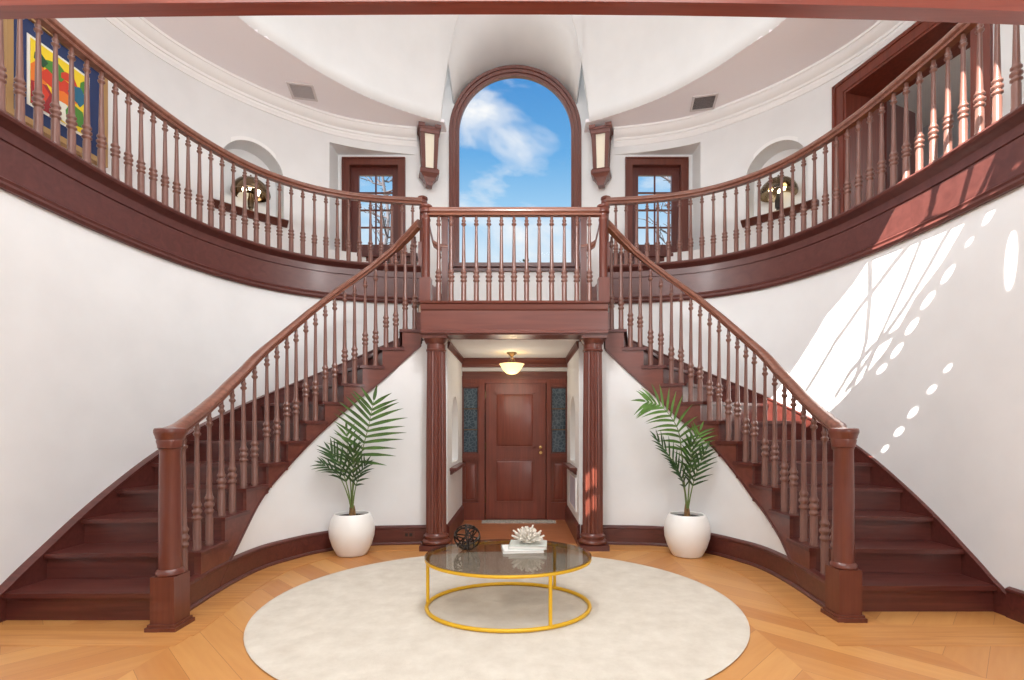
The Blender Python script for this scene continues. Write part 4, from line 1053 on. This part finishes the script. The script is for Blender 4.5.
# ------------------------------------------------------------------ bare trees outside the side windows, a tree top beyond the big window
M['bark'] = plain('grey_bark', (84, 80, 84), .9, noise=.2, nscale=6)
def bare_tree(x, y, z0, h, label, seed):
    rnd = random.Random(seed); bm = bmesh.new(); n = 24
    T = [Vector((x + .10 * math.sin(i * .9), y + .1 * math.cos(i * .7), z0 + h * i / n)) for i in range(n + 1)]
    tube(bm, T, [.11 * (1 - .85 * i / n) for i in range(n + 1)], 6)
    for i in range(8, n):
        for k in range(3):
            a = rnd.uniform(0, 2 * PI); L = rnd.uniform(.6, 1.5) * (1.15 - .7 * i / n)
            d = Vector((math.cos(a), math.sin(a), rnd.uniform(.25, .9))).normalized(); p = T[i].lerp(T[i + 1], rnd.random()); pts = [p, p + d * L * .5 + Vector((0, 0, -.03)), p + d * L + Vector((0, 0, .12))]
            tube(bm, pts, [.03, .02, .008], 5)
            for q in range(4):
                f = rnd.uniform(.25, .95); o_ = p + d * L * f; e_ = (d + Vector((rnd.uniform(-1, 1), rnd.uniform(-1, 1), rnd.uniform(-.3, .8)))).normalized() * L * rnd.uniform(.3, .55)
                tube(bm, [o_, o_ + e_ * .5 + Vector((0, 0, .03)), o_ + e_], [.014, .011, .006], 4)
    return tag(obj('bare_tree', bm, M['bark'], smooth=50), label, 'tree', 'bare trees outside')
bare_tree(-3.72, 14, -.15, 11, 'bare grey tree outside the small window nearest the painting', 4)
bare_tree(4.4, 14, -.15, 11, 'bare grey tree outside the small window nearest the doorway', 11)
M['hedge'] = plain('olive_tree_crown', (58, 62, 42), .95, spec=0.0, noise=.4, nscale=2)
rnd = random.Random(3); tr = thing('distant_tree', 'far tree top showing just above the sill of the arched window', 'tree', (0.1, 40, 0))
bm = bmesh.new(); lathe(bm, [(.3, 0), (.22, 6), (.1, 12.5)], 8, (0.1, 40, 0)); obj('trunk', bm, M['bark'], tr)
bm = bmesh.new()
for k in range(260):
    a, u = rnd.uniform(0, 2 * PI), rnd.random() ** .5; z = 10.5 + 4.5 * (1 - u ** 2) * rnd.random() ; p = Vector((0.1 + 2.6 * u * math.cos(a), 40 + 2 * u * math.sin(a), z))
    n_ = Vector((rnd.gauss(0, 1), rnd.gauss(0, 1), rnd.gauss(0, 1))).normalized(); t1 = n_.orthogonal().normalized() * .22; t2 = n_.cross(t1)
    bm.faces.new([bm.verts.new(p + v) for v in (t1, t2, -t1, -t2)])
obj('crown', bm, M['hedge'], tr)
bm = bmesh.new(); box(bm, -60, 60, 9, 90, -.2, -.12); struct(obj('ground_lawn', bm, plain('lawn', (112, 108, 92), .95, noise=.3, nscale=.5)))

# ------------------------------------------------------------------ sky, sun, vestibule lamps and added fill lights
w = bpy.data.worlds.new('sky'); bpy.context.scene.world = w; w.use_nodes = True; nt = w.node_tree; N = nt.nodes.new; Lk = nt.links.new
bg = nt.nodes['Background']; tc = N('ShaderNodeTexCoord'); sx = N('ShaderNodeSeparateXYZ'); Lk(tc.outputs['Generated'], sx.inputs[0])
gr = N('ShaderNodeValToRGB'); Lk(sx.outputs[2], gr.inputs['Fac'])
cr = gr.color_ramp; cr.elements[0].position = .0; cr.elements[0].color = lin((236, 243, 248)); cr.elements[1].position = .62; cr.elements[1].color = lin((58, 132, 204))
for p_, c_ in ((.33, (206, 229, 246)), (.41, (152, 202, 240)), (.48, (104, 172, 228))):
    e1 = cr.elements.new(p_); e1.color = lin(c_)
mp = N('ShaderNodeMapping'); mp.inputs['Scale'].default_value = (3.0, 2.0, 7.0); mp.inputs['Location'].default_value = (1.7, .4, 2.1)
Lk(tc.outputs['Generated'], mp.inputs['Vector'])
ns = N('ShaderNodeTexNoise'); ns.inputs['Scale'].default_value = 1.35; ns.inputs['Detail'].default_value = 9; ns.inputs['Roughness'].default_value = .55; ns.inputs['Distortion'].default_value = .35; Lk(mp.outputs[0], ns.inputs['Vector'])
rp = N('ShaderNodeValToRGB'); rp.color_ramp.elements[0].position = .50; rp.color_ramp.elements[1].position = .68; Lk(ns.outputs['Fac'], rp.inputs['Fac'])
mx = N('ShaderNodeMix'); mx.data_type = 'RGBA'; Lk(rp.outputs['Color'], mx.inputs[0]); Lk(gr.outputs['Color'], mx.inputs[6]); mx.inputs[7].default_value = lin((248, 249, 250))
Lk(mx.outputs[2], bg.inputs['Color']); bg.inputs['Strength'].default_value = .80

def lamp(name, kind, loc, energy, color=(1, 1, 1), size=1.0, size_y=None, target=None, rot=None):
    l = bpy.data.lights.new(name, kind); l.energy = energy; l.color = color
    if kind == 'AREA':
        l.size = size
        if size_y: l.shape = 'RECTANGLE'; l.size_y = size_y
    elif kind in ('POINT', 'SPOT'): l.shadow_soft_size = size
    o = link(bpy.data.objects.new(name, l)); o.location = loc
    if target is not None: o.rotation_euler = (Vector(target) - Vector(loc)).to_track_quat('-Z', 'Y').to_euler()
    return o
sun = lamp('sun', 'SUN', (-3, -2, 12), 20.0, (1.0, .95, .88)); sun.rotation_euler = SUN.to_track_quat('-Z', 'Y').to_euler(); sun.data.angle = math.radians(.2)
lamp('dome_lamp', 'AREA', (0, 4.4, 8.1), 40, (.96, .98, 1), 3.6, None, (0, 4.4, 0))  # added fill under the dome top, no fixture there
lamp('chandelier_light', 'POINT', (0, 3.2, 4.35), 165, (1, .99, .985), .30)  # added fill to lift dome and soffit, no chandelier hangs here
lamp('hall_lamp', 'AREA', (-.5, .2, 5.7), 215, (.97, .985, 1), 5.0, 3.0, (-.5, 2.6, 0))  # added overhead fill for the hall, no fixture there
lamp('rear_window_light', 'AREA', (3.0, -2.9, 2.6), 210, (.97, .985, 1), 3.0, 3.0, (-3.0, 4.5, 1.6))  # added fill behind the camera, the wall there has no window
lamp('vestibule_lamp', 'POINT', (lx, ly2 - .05, 1.80), 7, (1, .9, .74), .30)
lamp('vestibule_uplight', 'POINT', (lx, ly2, VC - .09), 1.2, (1, .82, .6), .03)
p_ = M_door @ Vector((-.7, 1.9, 5.3)); lamp('side_room_lamp', 'POINT', p_, 20, (1, .97, .94), .3)  # added fill to brighten the room beyond the doorway

# ------------------------------------------------------------------ camera and view
sc_ = bpy.context.scene
cam = bpy.data.cameras.new('camera'); cam.sensor_width = 36.0; cam.lens = F / 1024 * 36.0
cam.shift_x = (512 - 520.5) / 1024; cam.shift_y = (HY - 340) / 1024
co = link(bpy.data.objects.new('camera', cam)); co.location = (CAM_X, 0, EYE); co.rotation_euler = (PI / 2, 0, 0); sc_.camera = co
cam.clip_start = .05; cam.clip_end = 500
vs = sc_.view_settings; sc_.display_settings.display_device = 'sRGB'; vs.view_transform = 'Standard'; vs.look = 'None'; vs.gamma = 1.0; vs.use_curve_mapping = False; vs.exposure = 0.35
sc_.cycles.use_denoising = True; sc_.cycles.max_bounces = 8; sc_.cycles.transparent_max_bounces = 12
